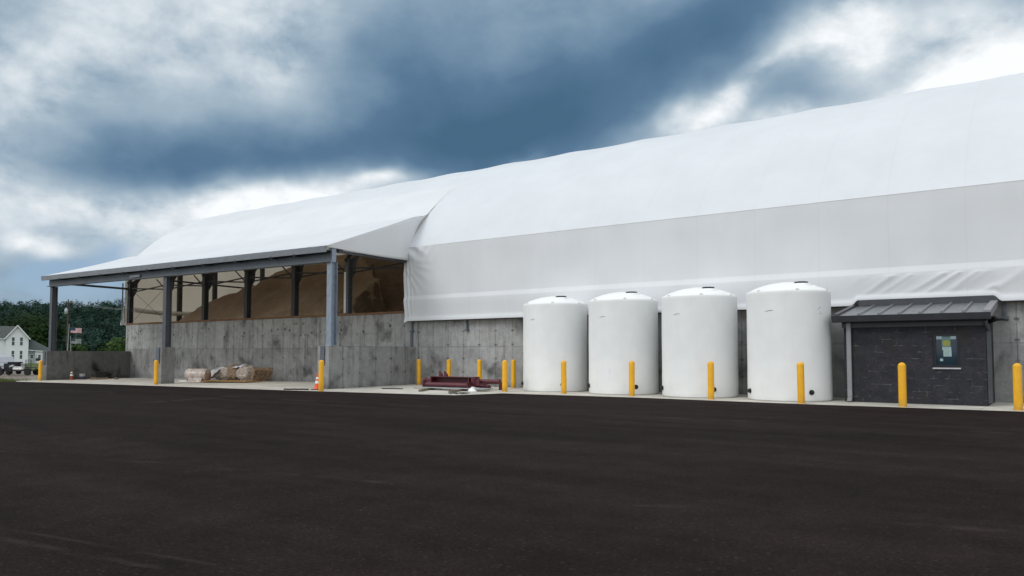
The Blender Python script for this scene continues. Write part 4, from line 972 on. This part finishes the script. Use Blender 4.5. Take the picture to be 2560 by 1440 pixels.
mb = MB(); mb.obox((0, 0, .40), (.75, 1.1, .30), 0, ry=rad(-58)); o = mb.build('insulation_batt', 'brown_batt', None, (-38.55, 28.2, zb(-38.5) + .03), rad(-15), .03); tag(o, 'square brown batt leaning on edge at the right end of the bundles', 'batt', 'bundles lying at the foot of the wall')
rows = []
for j in range(18):
    row = []
    for i in range(26):
        u = i / 25; v = j / 17; h = 0.85 * math.sin(math.pi * min(1, max(0, (u - .1) / 1.35))) * (1 - abs(v - .55) ** 1.5 * 1.6) * u ** .6
        h = max(0.0, h) * (1 + .18 * noise.noise(Vector((u * 6, v * 5, 1)))) + 0.05 * abs(noise.noise(Vector((u * 11, v * 9, 4))))
        row.append((-1.35 + 2.3 * u, -.75 + 1.3 * v, .01 + h))
    rows.append(row)
mb = MB(); mb.grid(rows); o = mb.build('plastic_sheeting', 'clear_sheet', None, (-43.4, 28.1, zb(-43.4)), rad(6), fix=False); tag(o, 'crumpled heap of clear plastic sheeting left of the brown bales', 'plastic sheeting')
o.modifiers.new('s', 'SOLIDIFY').thickness = .006
rows = [[(-.5 + .1 * i, -.4 + .1 * j, .90 + .07 * noise.noise(Vector((i * .5, j * .5, 2))) + .16 * math.exp(-((i - 8) ** 2 + (j - 3) ** 2) / 5) - .02 * ((j - 4) ** 2) * .3) for i in range(11)] for j in range(9)]
mb = MB(); mb.grid(rows); o = mb.build('plastic_scrap', 'clear_sheet', None, (-40.6, 28.3, zb(-40.6)), 0, fix=False); tag(o, 'torn clear plastic film lying on top of the brown bales', 'plastic film'); o.modifiers.new('s', 'SOLIDIFY').thickness = .006
# pallet and odds and ends by the left wing wall
r = thing('wooden_pallet', 'worn wooden pallet on the slab by the dark wing wall', 'pallet', (-52.9, 25.9, zb(-53)), rad(-25))
for k in range(6): mb = MB(); mb.box(-.6, .6, -.5 + .18 * k, -.38 + .18 * k, .115, .135); mb.build('deck_board', 'pallet_wood', r)
for k in range(3): mb = MB(); mb.box(-.6 + .55 * k, -.5 + .55 * k, -.5, .52, .02, .113); mb.build('stringer', 'pallet_wood', r)
mb = MB(); mb.box(-.42, .42, -.3, .3, 0, .30); mb.box(-.46, .46, -.34, .34, .30, .36); tag(mb.build('crate', 'rubber', None, (-52.8, 25.95, zb(-53) + .137), rad(-22), .01), 'black lidded crate sitting on the wooden pallet', 'crate')
mb = MB(); mb.box(-.16, .16, -.14, .14, 0, .2, 0); mb.box(-.13, .13, -.11, .11, .2, .38, 1); tag(mb.build('bucket_box', ['purple_plastic', 'transformer_grey'], None, (-53.5, 25.1, zb(-53)), .3, .01), 'small purple box with a pale top between cone and pallet', 'box')
mb = MB(); mb.obox((0, 0, .05), (1.6, .14, .10)); tag(mb.build('timber', 'pallet_wood', None, (-52.0, 26.6, zb(-52)), rad(-30)), 'short brown plank right of the wooden pallet', 'plank')
# hoses / cords on the slab
mb = MB(); pts = [(-27.75 + .09 * k, 21.42 + .05 * k + .10 * math.sin(k * 1.7), .03 + zb(-27.5)) for k in range(12)]; mb.tube(pts, .03, 6); tag(mb.build('hose', 'rubber'), 'dark hose lying on the slab left of the bright cone', 'hose')
mb = MB(); pts = [(-24.9 + .1 * k, 24.45 + .06 * k + .16 * math.sin(k * .5), .03) for k in range(10)]; mb.tube(pts, .025, 6); tag(mb.build('hose', 'rubber'), 'dark curved rod on the slab between wing wall and red steel parts', 'rod')
mb = MB(); mb.obox((-23.6, 26.0, .024), (1.5, .05, .02), rad(9)); tag(mb.build('timber', 'grey_timber'), 'thin dark strip lying flat just left of the timbers under the steel', 'strip')

# red steel parts
RS = (-21.5, 25.75)
r = thing('steel_beam', 'dark red steel channel beam with two upright fins on top of the pile', 'steel beam', (RS[0], RS[1], 0.29), rad(3), 'red steel parts by the wall')
mb = MB()
mb.box(-1.45, 0.85, -.20, .14, .26, .29); mb.box(-1.45, 0.85, -.20, .14, 0, .03); mb.box(-1.45, 0.85, .10, .125, .03, .26)
mb.box(-1.47, -1.42, -.22, .16, -.01, .30); mb.box(.55, .60, -.2, .12, .03, .26); mb.box(.85, .90, -.22, .16, -.01, .30)
mb.build('channel', 'red_steel', r, bevel=.006)
for x in (-1.18, -.90):
    mb = MB(); mb.prism([(x, 0.02, .291), (x + .20, 0.02, .291), (x + .17, 0.02, .38), (x + .06, 0.02, .50), (x, 0.02, .52)], (0, .06, 0)); mb.build('fin', 'red_steel', r)
mb = MB(); mb.tube([(-1.95, 0, .13), (-1.45, 0, .13)], .075, 14); mb.tube([(-2.0, 0, .13), (-1.86, 0, .13)], .095, 14); mb.build('pipe_stub', 'red_steel', r)
mb = MB(); mb.tube([(.9, 0, .12), (2.0, 0, .12)], .085, 14); mb.tube([(1.88, 0, .12), (2.04, 0, .12)], .105, 14); mb.build('pipe_stub', 'red_steel', r)
for x in (.72, .95):
    mb = MB(); mb.prism([(x, -.22, -.06), (x + .20, -.22, -.06), (x + .20, -.22, .22), (x + .10, -.22, .30) if x < .8 else (x + .16, -.22, .26), (x, -.22, .16 if x > .8 else .29)], (0, .05, 0)); mb.build('lug', 'red_steel', r)
r = thing('steel_roller', 'dark red steel pipe with end plates lying under the channel beam', 'steel pipe', (RS[0] - .22, RS[1] - .42, 0.235), rad(3), 'red steel parts by the wall')
mb = MB(); mb.tube([(-1.35, 0, 0), (1.0, 0, 0)], .105, 18); mb.build('pipe', 'red_steel', r)
for x in (-1.38, .98):
    mb = MB(); mb.box(x - .02, x + .05, -.15, .15, -.12, .14); mb.build('end_plate', 'red_steel', r, bevel=.006)
r = thing('pipe_stand', 'dark red steel stand with one leg and short pipe beside the beam', 'steel stand', (-20.55, 26.6, 0.013), rad(2), 'red steel parts by the wall')
mb = MB(); mb.box(-.75, .55, .1, .2, .24, .34); mb.build('rail', 'red_steel', r, bevel=.005)
for x in (.42,):
    mb = MB(); mb.box(x, x + .13, .05, .22, 0, .335 - .1); mb.build('leg', 'red_steel', r, bevel=.005)
mb = MB(); mb.tube([(-.8, -.2, .19), (.0, -.28, .13)], .07, 14); mb.tube([(.0, -.28, .13), (.18, -.30, .12)], .10, 14); mb.build('pipe', 'red_steel', r)
mb = MB(); mb.box(-.62, -.2, -.1, .1, .1, .24); mb.build('bracket', 'red_steel', r, bevel=.005)
mb = MB(); mb.obox((0, 0, 0), (3.4, .7, .035)); tag(mb.build('steel_plate', 'plate_steel', None, (-21.45, 25.35, .116), rad(3), .004), 'pale grey flat plate lying beneath the red steel parts', 'plate')
for (p0, p1, lb) in (((-21.87, 23.63), (-23.6, 26.75), 'long weathered timber under the steel, jutting out at its left'), ((-20.24, 23.61), (-21.85, 27.05), 'long weathered timber under the steel, jutting out at its right beside the chain')):
    p0, p1 = Vector((*p0, 0)), Vector((*p1, 0)); dd = p1 - p0; cc = (p0 + p1) / 2
    mb = MB(); mb.obox((0, 0, 0), (dd.length, .13, .085)); tag(mb.build('timber', 'grey_timber', None, (cc.x, cc.y, .056), math.atan2(dd.y, dd.x), .006), lb, 'timber', 'timbers under the red steel')
mb = MB()
for k in range(34):
    a = k * 0.55; rr = .10 + .22 * random.random(); c = Vector((rr * 1.5 * math.cos(a), rr * math.sin(a), .02 + .02 * random.random()))
    mb.tube([c + Vector((.045 * math.cos(q) * math.cos(a), .045 * math.cos(q) * math.sin(a), .022 * math.sin(q))) for q in [i * math.pi / 4 for i in range(9)]], .011, 5, caps=False)
tag(mb.build('chain', 'chain_steel', None, (-19.45, 23.2, .013)), 'small heap of dull steel chain on the slab corner', 'chain')
rows = [[(.22 * math.cos(a) * s_, .18 * math.sin(a) * s_, .16 * (1 - s_ ** 2) * (1 + .5 * noise.noise(Vector((math.cos(a) * 2, math.sin(a) * 2, s_ * 3)))) + .004) for a in [i * math.pi / 10 for i in range(21)]] for s_ in (0.02, .25, .45, .65, .85, 1.0)]
mb = MB(); mb.grid(rows); tag(mb.build('plastic_bag', 'reflective_white', None, (-20.3, 25.1, .013)), 'crumpled white plastic bag in front of the grey plate', 'plastic bag')

# ------------------------------------------------------------------ trees, hill
def leaves(mb, c, R, n, size, rng, clump=0.35):
    c = Vector(c); k = max(3, n // 14); cl = []
    for _ in range(k):
        while True:
            p = Vector((rng.uniform(-1, 1), rng.uniform(-1, 1), rng.uniform(-1, 1)))
            if 0.25 < p.length < 1: break
        p = p.normalized() * (p.length ** 0.45) * rng.uniform(0.78, 1.06); cl.append(Vector((p.x * R[0], p.y * R[1], p.z * R[2])))
    for i in range(n):
        q = cl[i % k] + Vector((rng.gauss(0, clump * R[0] * .5), rng.gauss(0, clump * R[1] * .5), rng.gauss(0, clump * R[2] * .4))); q += c
        o_ = q - c; o_ = Vector((o_.x / R[0], o_.y / R[1], o_.z / R[2] + .25)); nrm = (o_ * 1.5 + Vector((rng.gauss(0, .45), rng.gauss(0, .45), rng.gauss(0, .45)))).normalized(); a = nrm.orthogonal().normalized(); a.rotate(Matrix.Rotation(rng.uniform(0, 6.3), 3, nrm)); b = nrm.cross(a)
        s = size * rng.uniform(.6, 1.3); a = a * s; b = b * s * .7
        mb.add([q - a, q - b * .9, q + a, q + b], [(0, 1, 2, 3)])
def world(u, d, z=0.0): return FH * d + RT * (u * d) + Vector((0, 0, z))
def tree(u, d, H, R, n, size, m, label, zc=0.6, trunk=0.35, seed=1, group=None):
    rng = random.Random(seed); p = world(u, d); z0 = zg(p.x) - 0.05
    r = thing('tree', label, 'tree', (p.x, p.y, z0), 0, group)
    mb = MB(); top = H * .72
    pts = [(0, 0, -.1), (.05 * R, .03 * R, H * .2), (-.03 * R, .06 * R, H * .45), (.04 * R, 0, top)]; mb.tube(pts, [trunk * 1.25, trunk, trunk * .7, trunk * .25], 9)
    for k in range(7):
        a = k * 2.4 + rng.uniform(-.4, .4); zb_ = H * rng.uniform(.22, .5); L = R * rng.uniform(.55, .85)
        mb.tube([(0, 0, zb_), (L * .5 * math.cos(a), L * .5 * math.sin(a), zb_ + H * .12), (L * math.cos(a), L * math.sin(a), zb_ + H * .28)], [trunk * .45, trunk * .3, trunk * .1], 6)
    mb.build('trunk', 'bark', r)
    mb = MB(); leaves(mb, (0, 0, H * zc), (R * .9, R * .9, H * (1 - zc) * .92), int(n * .5), size, rng)
    for k in range(9):
        a = k * 2.399; rr = R * rng.uniform(.35, .75); leaves(mb, (rr * math.cos(a), rr * math.sin(a), H * (zc + rng.uniform(-.28, .22))), (R * .42, R * .42, H * .16), int(n * .5 / 9), size, rng)
    mb.build('crown', m, r, fix=False)
    return r
# hill with its woods
def hill_z(u, d):
    top = 31 + 5 * noise.noise(Vector((u * 6, 1, 0))) + 5 * u
    return -0.6 + top * sstep(330, 560, d)
mb = MB(); mb.grid([[tuple(world(u, d, hill_z(u, d))) for u in [-1.6 + .1 * i for i in range(26)]] for d in (300, 340, 380, 420, 460, 500, 540, 580, 640, 760, 900)])
struct(mb.build('hill', 'hill_ground', fix=False))
rng = random.Random(11); mb = MB()
d = 322.0
while d < 585:
    sp = 7.6; u = -1.02 + rng.uniform(0, sp / d)
    while u < -0.30:
        dd = d + rng.uniform(-3, 3); z = hill_z(u, dd); hh = rng.uniform(6.5, 13.5); R = rng.uniform(3.0, 6.0); p = world(u, dd, z)
        vis = -0.72 < u < -0.44
        leaves(mb, (p.x, p.y, z + hh * .58), (R, R, hh * .42), 230 if vis else 40, 0.52 if vis else 1.4, rng, .32)
        u += sp * rng.uniform(.75, 1.25) / dd
    d += 8.4
o = mb.build('hill_woods', 'hill_leaves', fix=False); struct(o, 'stuff'); o['label'] = 'dark green woods covering the far hillside'
def ux(px): return (px - 1280) / 1950.0
tree(ux(78), 205, 13.8, 8.2, 7000, .42, 'dark_leaves', 'big dark green tree standing behind the white farmhouse', .55, .5, 3, 'broadleaf trees below the hill')
tree(ux(262), 215, 5.6, 3.4, 1500, .36, 'dark_leaves', 'low dark bushy tree above the wing wall, near the flags', .5, .25, 4, 'broadleaf trees below the hill')
tree(ux(283), 212, 5.2, 3.6, 1500, .36, 'dark_leaves', 'low dark bushy tree between the pale shrub and the lighter tree by the building', .5, .25, 6, 'broadleaf trees below the hill')
tree(ux(306), 200, 7.0, 3.4, 1500, .36, 'light_leaves', 'lighter green tree right at the corner of the concrete wall', .55, .25, 5, 'broadleaf trees below the hill')
tree(ux(200), 230, 5.4, 3.0, 1000, .36, 'light_leaves', 'small pale green tree right behind the flagpoles', .55, .2, 8, 'broadleaf trees below the hill')
tree(ux(228), 235, 5.8, 3.4, 1000, .36, 'hill_leaves', 'small dull green tree between the flags and the dark bushes', .55, .2, 9, 'broadleaf trees below the hill')
# weeds on the asphalt edge
rng = random.Random(5); mb = MB()
for k in range(1100):
    s_ = rng.random(); x = lerp(-60.5, -54.2, s_) + rng.gauss(0, .3); y = lerp(20.9, 21.3, s_) + rng.gauss(0, .45); z = zg(x) - .03; h = rng.uniform(.06, .26) * (1.4 if rng.random() < .15 else 1)
    a = rng.uniform(0, 6.3); lx, ly = math.cos(a) * h * .5, math.sin(a) * h * .5; w = .025
    mb.add([(x - w, y, z), (x + w, y, z), (x + lx + w * .3, y + ly, z + h), (x + lx - w * .3, y + ly, z + h)], [(0, 1, 2, 3)])
o = mb.build('weeds', 'weed_leaves', fix=False); struct(o, 'stuff'); o['label'] = 'scrubby green weeds along the far asphalt edge'

# ------------------------------------------------------------------ farmhouse
hp0 = world(ux(44), 172); hz = zg(hp0.x) - 0.05
ang = math.atan2(RT.y, RT.x) + rad(31)
house = thing('farmhouse', 'white two-storey farmhouse with grey gabled roof beyond the yard', 'house', (hp0.x, hp0.y, hz), ang); house.scale.x = 0.85
W = 2.45; EA = 5.75; AP = 8.35; ZB = 0.0       # half width, eave, apex (local x = right, y = away)
mb = MB()
mb.prism([(-W, 0, ZB), (W, 0, ZB), (W, 0, EA), (0, 0, AP), (-W, 0, EA)], (0, 9, 0)); mb.box(-9.0, -W - .003, 1.6, 7.4, ZB, EA)
mb.box(W + .003, 4.0, 3.0, 8, ZB, 3.2); mb.prism([(4.003, 2.0, ZB), (7.4, 2.0, ZB), (7.4, 2.0, 2.7), (4.003, 2.0, 2.7)], (0, 6, 0))
wall = mb.build('wall', 'siding', house)
mb = MB()
def slab(pts, th=.12):
    n = (Vector(pts[1]) - Vector(pts[0])).cross(Vector(pts[2]) - Vector(pts[0])).normalized()
    if n.z < 0: n = -n
    mb.prism(pts, n * th)
ov = .45; sl = (AP - EA) / W
slab([(0, -ov, AP), (W + ov, -ov, EA - ov * sl), (W + ov, 9, EA - ov * sl), (0, 9, AP)]); slab([(0, -ov, AP), (-W - ov, -ov, EA - ov * sl), (-W - ov, 9, EA - ov * sl), (0, 9, AP)])
slab([(-9.4, 1.2, EA - .3), (-1.2, 1.2, EA - .3), (-.2, 4.5, AP - .12), (-9.4, 4.5, AP - .12)]); slab([(-9.4, 7.8, EA - .3), (-1.2, 7.8, EA - .3), (-.2, 4.5, AP - .12), (-9.4, 4.5, AP - .12)])
slab([(W + .0, 1.7, 2.95), (7.7, 1.7, 2.55), (7.7, 5.2, 3.1), (3.4, 5.2, 5.1), (W, 5.2, 5.2)]); slab([(W + .0, 8.6, 2.7), (7.7, 8.6, 2.6), (7.7, 5.21, 3.1), (3.4, 5.21, 5.1), (W, 5.21, 5.2)])
mb.build('roof', 'shingles', house)
mb = MB()
for s_ in (1, -1): mb.bar((0, -ov - .02, AP + .02), (s_ * (W + ov), -ov - .02, EA - ov * sl + .02), .06, .24)
mb.bar((-1.3, -.04, AP - 1.25), (1.3, -.04, AP - 1.25), .08, .14); mb.bar((W - .2, 1.66, 2.98), (7.75, 1.66, 2.56), .06, .2); mb.bar((-9.4, 1.17, EA - .3), (-W - .1, 1.17, EA - .3), .06, .22)
mb.build('eave_trim', 'house_trim', house)
def hwin(x, z, w, h, y=0.0):
    mb = MB(); mb.box(x - w / 2 - .1, x + w / 2 + .1, y - .05, y - .001, z - .1, z); mb.box(x - w / 2 - .1, x + w / 2 + .1, y - .05, y - .001, z + h, z + h + .14); mb.box(x - w / 2 - .1, x - w / 2, y - .05, y - .001, z, z + h); mb.box(x + w / 2, x + w / 2 + .1, y - .05, y - .001, z, z + h); mb.box(x - w / 2, x + w / 2, y - .04, y - .001, z + h * .48, z + h * .53)
    f_ = mb.build('window', 'house_trim', house); mb = MB(); mb.box(x - w / 2, x + w / 2, y - .02, y - .0005, z, z + h * .48); mb.box(x - w / 2, x + w / 2, y - .02, y - .0005, z + h * .53, z + h); mb.build('pane', 'house_glass', f_)
for x in (-.9, .9):
    hwin(x, 4.0, .58, 1.75); hwin(x, 1.05, .55, 1.75)
hwin(3.25, 1.15, .55, .75, 3.0); hwin(5.0, 1.15, .60, .75, 2.0)
mb = MB(); mb.box(6.3, 7.0, 1.95, 1.999, .25, 1.95); mb.build('door', 'house_glass', house)
# small pale structure beyond the wing wall
p = world(ux(203), 190); mb = MB(); mb.box(-1.1, 1.1, -1, 1, 0, 2.3); mb.prism([(-1.3, -1.2, 2.3), (1.3, -1.2, 2.3), (1.2, -1.2, 2.5), (-1.2, -1.2, 2.5)], (0, 2.4, 0)); tag(mb.build('garden_shed', 'siding', None, (p.x, p.y, zg(p.x) - .05), ang), 'small pale shed just showing over the dark wing wall', 'shed')

# ------------------------------------------------------------------ utility pole, flags
p = world(ux(170), 150); zz = zg(p.x) - .05
r = thing('utility_pole', 'brown wooden utility pole with grey transformer and crossarm', 'utility pole', (p.x, p.y, zz), ang)
mb = MB(); mb.tube([(.0, 0, 0), (-.08, 0, 6), (-.12, 0, 12.6)], [.19, .16, .11], 10); mb.build('pole', 'pole_wood', r)
mb = MB(); mb.bar((-1.25, -.16, 12.1), (.75, -.16, 11.95), .10, .12); mb.build('crossarm', 'pole_wood', r)
mb = MB(); mb.lathe([(0, 9.75), (.27, 9.77), (.28, 10.6), (.24, 10.72), (.1, 10.78), (.05, 11.0), (0, 11.0)], (-.42, -.2, 0), 16); mb.build('transformer', 'transformer_grey', r)
for x in (-1.2, -.6, .65):
    mb = MB(); mb.lathe([(0, 12.1), (.05, 12.1), (.06, 12.2), (.03, 12.3), (0, 12.3)], (x, -.16, 0), 8); mb.build('insulator', 'transformer_grey', r)
q = world(ux(170), 150)
mb = MB()
for (xo, z1, s_) in ((-1.2, 12.25, 0), (.65, 12.1, .5)):
    a = q + RT * xo + Vector((0, 0, zz + z1)); b = world(ux(480), 140, 10.2 + s_)
    mb.tube([a.lerp(b, k / 10) + Vector((0, 0, -1.2 * math.sin(math.pi * k / 10))) for k in range(11)], .011, 5)
tag(mb.build('power_line', 'transformer_grey'), 'thin overhead wires running from the utility pole behind the building', 'power line')
def flag(name, px0, d, ztop, w, h, cols, label, slope, canton=True, dark=False):
    p = world(ux(px0), d); nx = 18; rows = 13; mb = MB()
    for j in range(rows):
        for i in range(nx):
            def P(ii, jj):
                u = ii / nx; return (w * u, .12 * math.sin(u * 8) * (0.3 + u), ztop - h * jj / rows - slope * u + .05 * math.sin(u * 9 + jj * .1) * u)
            mi = 2 if (canton and i < nx * .4 and j < 7) else (j % 2)
            mb.add([P(i, j), P(i + 1, j), P(i + 1, j + 1), P(i, j + 1)], [(0, 1, 2, 3)], True, mi)
    o = mb.build(name, cols, None, (p.x, p.y, zg(p.x)), ang, fix=False); return tag(o, label, 'flag', 'flags beyond the wing wall')
def fpole(px0, d, H, label, lean=0.0):
    p = world(ux(px0), d); mb = MB(); mb.tube([(0, 0, 0), (lean, 0, H)], [.06, .035], 8); mb.lathe([(0, H), (.07, H + .06), (0, H + .12)], (lean, 0, 0), 8)
    tag(mb.build('flagpole', 'pole_metal', None, (p.x, p.y, zg(p.x) - .05), ang), label, 'flagpole', 'flagpoles beyond the wing wall')
fpole(168.5, 140, 7.4, 'tall pale flagpole with the red striped flag', .25)
fpole(180.5, 140, 5.2, 'shorter pale flagpole with the grey striped flag', -.25)
flag('flag', 176.5, 139.8, 6.75, 1.72, .92, ['flag_red', 'flag_white', 'flag_blue'], 'red and white striped flag with dark blue corner, flying right', .05)
flag('flag', 177.2, 139.8, 4.85, 1.68, .95, ['flag_grey', 'flag_pale', 'flag_grey'], 'grey and white striped flag under the red one', .05)

# ------------------------------------------------------------------ pickup and trailer
tz = -0.53
p = world(ux(22), 81); pk = thing('pickup_truck', 'silver pickup truck with dark windows at the left edge', 'pickup truck', (p.x, p.y, tz), ang - rad(60))
# local: x to the right = the truck's tail; cab left
mb = MB()
mb.prism([(-3.6, -.95, .55), (1.35, -.95, .55), (1.38, -.95, 1.14), (-.55, -.95, 1.18), (-2.35, -.95, 1.12), (-3.55, -.95, 1.0)], (0, 1.9, 0)); body = mb.build('body', 'truck_paint', pk, bevel=.05)
mb = MB(); mb.prism([(-2.4, -.86, 1.13), (-.35, -.86, 1.17), (-.62, -.84, 1.82), (-1.75, -.82, 1.88), (-2.0, -.82, 1.80)], (0, 1.72, 0)); mb.build('cab', 'truck_paint', pk, bevel=.06)
mb = MB(); mb.prism([(-2.2, -.875, 1.2), (-1.45, -.875, 1.21), (-1.45, -.862, 1.72), (-1.9, -.862, 1.70)], (0, .012, 0)); mb.prism([(-1.38, -.875, 1.21), (-.5, -.875, 1.23), (-.72, -.862, 1.70), (-1.38, -.862, 1.72)], (0, .012, 0)); mb.build('side_window', 'dark_glass', pk)
for x in (-2.7, .45):
    mb = MB(); mb.tube([(x, -.98, .38), (x, -.74, .38)], .38, 20); wo = mb.build('wheel', 'rubber', pk); mb = MB(); mb.tube([(x, -.985, .38), (x, -.96, .38)], .21, 14); mb.build('rim', 'pole_metal', wo)
    mb = MB(); mb.tube([(x, .74, .38), (x, .96, .38)], .38, 20); mb.build('wheel', 'rubber', pk)
mb = MB(); mb.box(1.385, 1.47, -.9, .9, .48, .66); mb.build('bumper', 'pole_metal', pk, bevel=.02)
mb = MB(); mb.box(1.36, 1.40, -.93, -.80, .75, 1.08); mb.build('tail_light', 'flag_red', pk)
p = world(ux(46), 76); tr = thing('utility_trailer', 'black utility trailer with upright rear ramp gate, parked behind the pickup', 'trailer', (p.x, p.y, tz), ang - rad(24))
mb = MB(); mb.box(-1.25, 1.45, -.75, -.67, .42, .54); mb.box(-1.25, 1.45, .67, .75, .42, .54); mb.box(-1.25, -1.17, -.67, .67, .42, .54); mb.box(1.37, 1.45, -.67, .67, .42, .54); mb.box(-1.17, 1.37, -.67, .67, .42, .45)
mb.bar((-1.25, 0, .48), (-1.9, 0, .5), .1, .1); mb.build('frame', 'trailer_black', tr)
mb = MB()
for y in (-.71, .71):
    mb.bar((-1.25, y, .9), (1.45, y, .74), .05, .05)
    for x in (-1.2, -.3, .6, 1.38): mb.bar((x, y, .54), (x, y, .86 - .05 * x), .045, .045)
mb.build('side_rail', 'trailer_black', tr)
mb = MB(); gx0 = 1.0
for x in (gx0, gx0 + .47): mb.bar((x, -.5, .54), (x, -.5, 1.52), .045, .045)
for k in range(6): mb.bar((gx0, -.5, .62 + .175 * k), (gx0 + .47, -.5, .62 + .175 * k), .04, .04)
mb.build('ramp_gate', 'trailer_black', tr)
for x in (-1.15, 1.35):
    mb = MB(); mb.tube([(x, -.95, .31), (x, -.78, .31)], .30, 18); wo = mb.build('wheel', 'rubber', tr)
    mb = MB(); mb.tube([(x, .78, .31), (x, .95, .31)], .30, 18); mb.build('wheel', 'rubber', tr)
    mb = MB(); mb.prism([(x - .36, -.97, .55), (x + .36, -.97, .55), (x + .25, -.97, .68), (x - .25, -.97, .68)], (0, .22, 0)); mb.build('fender', 'trailer_black', tr)
mb = MB(); mb.box(-1.1, .1, -.3, .5, .46, 1.18); mb.box(-.75, .25, -.34, .54, 1.18, 1.32); tag(mb.build('equipment_box', 'trailer_black', None, (p.x, p.y, tz), ang - rad(24), .03), 'black equipment box loaded at the front of the trailer', 'box')
mb = MB(); mb.tube([(-.05, -.55, .68), (.75, -.60, .66)], [.20, .19], 16); mb.tube([(.75, -.6, .66), (.95, -.6, .78)], [.16, .08], 12); tag(mb.build('cargo_roll', 'reflective_white', None, (p.x, p.y, tz), ang - rad(24)), 'white cylinder lying on the black trailer', 'cylinder')
mb = MB(); mb.tube([(-.45, -.4, .78), (-.1, -.45, .92)], .17, 14); tag(mb.build('cargo_roll', 'plate_steel', None, (p.x, p.y, tz), ang - rad(24)), 'pale grey bundle lying on the trailer in front of the black box', 'bundle')
p = world(ux(97), 165); r = thing('barbecue_grill', 'dark lidded grill standing on the lawn by the farmhouse', 'grill', (p.x, p.y, zg(p.x) - .05), ang)
mb = MB(); mb.tube([(-.45, 0, .95), (.45, 0, .95)], .3, 14); mb.build('lid', 'black_plastic', r)
for x in (-.35, .35):
    mb = MB(); mb.bar((x, 0, 0), (x, 0, .8), .06); mb.build('leg', 'black_plastic', r)
mb = MB(); p = world(ux(92), 160); mb.tube([(0, 0, 0), (0, 0, 1.9)], .045, 6); tag(mb.build('garden_post', 'pole_wood', None, (p.x, p.y, zg(p.x) - .05)), 'thin dark post on the lawn near the farmhouse', 'post')
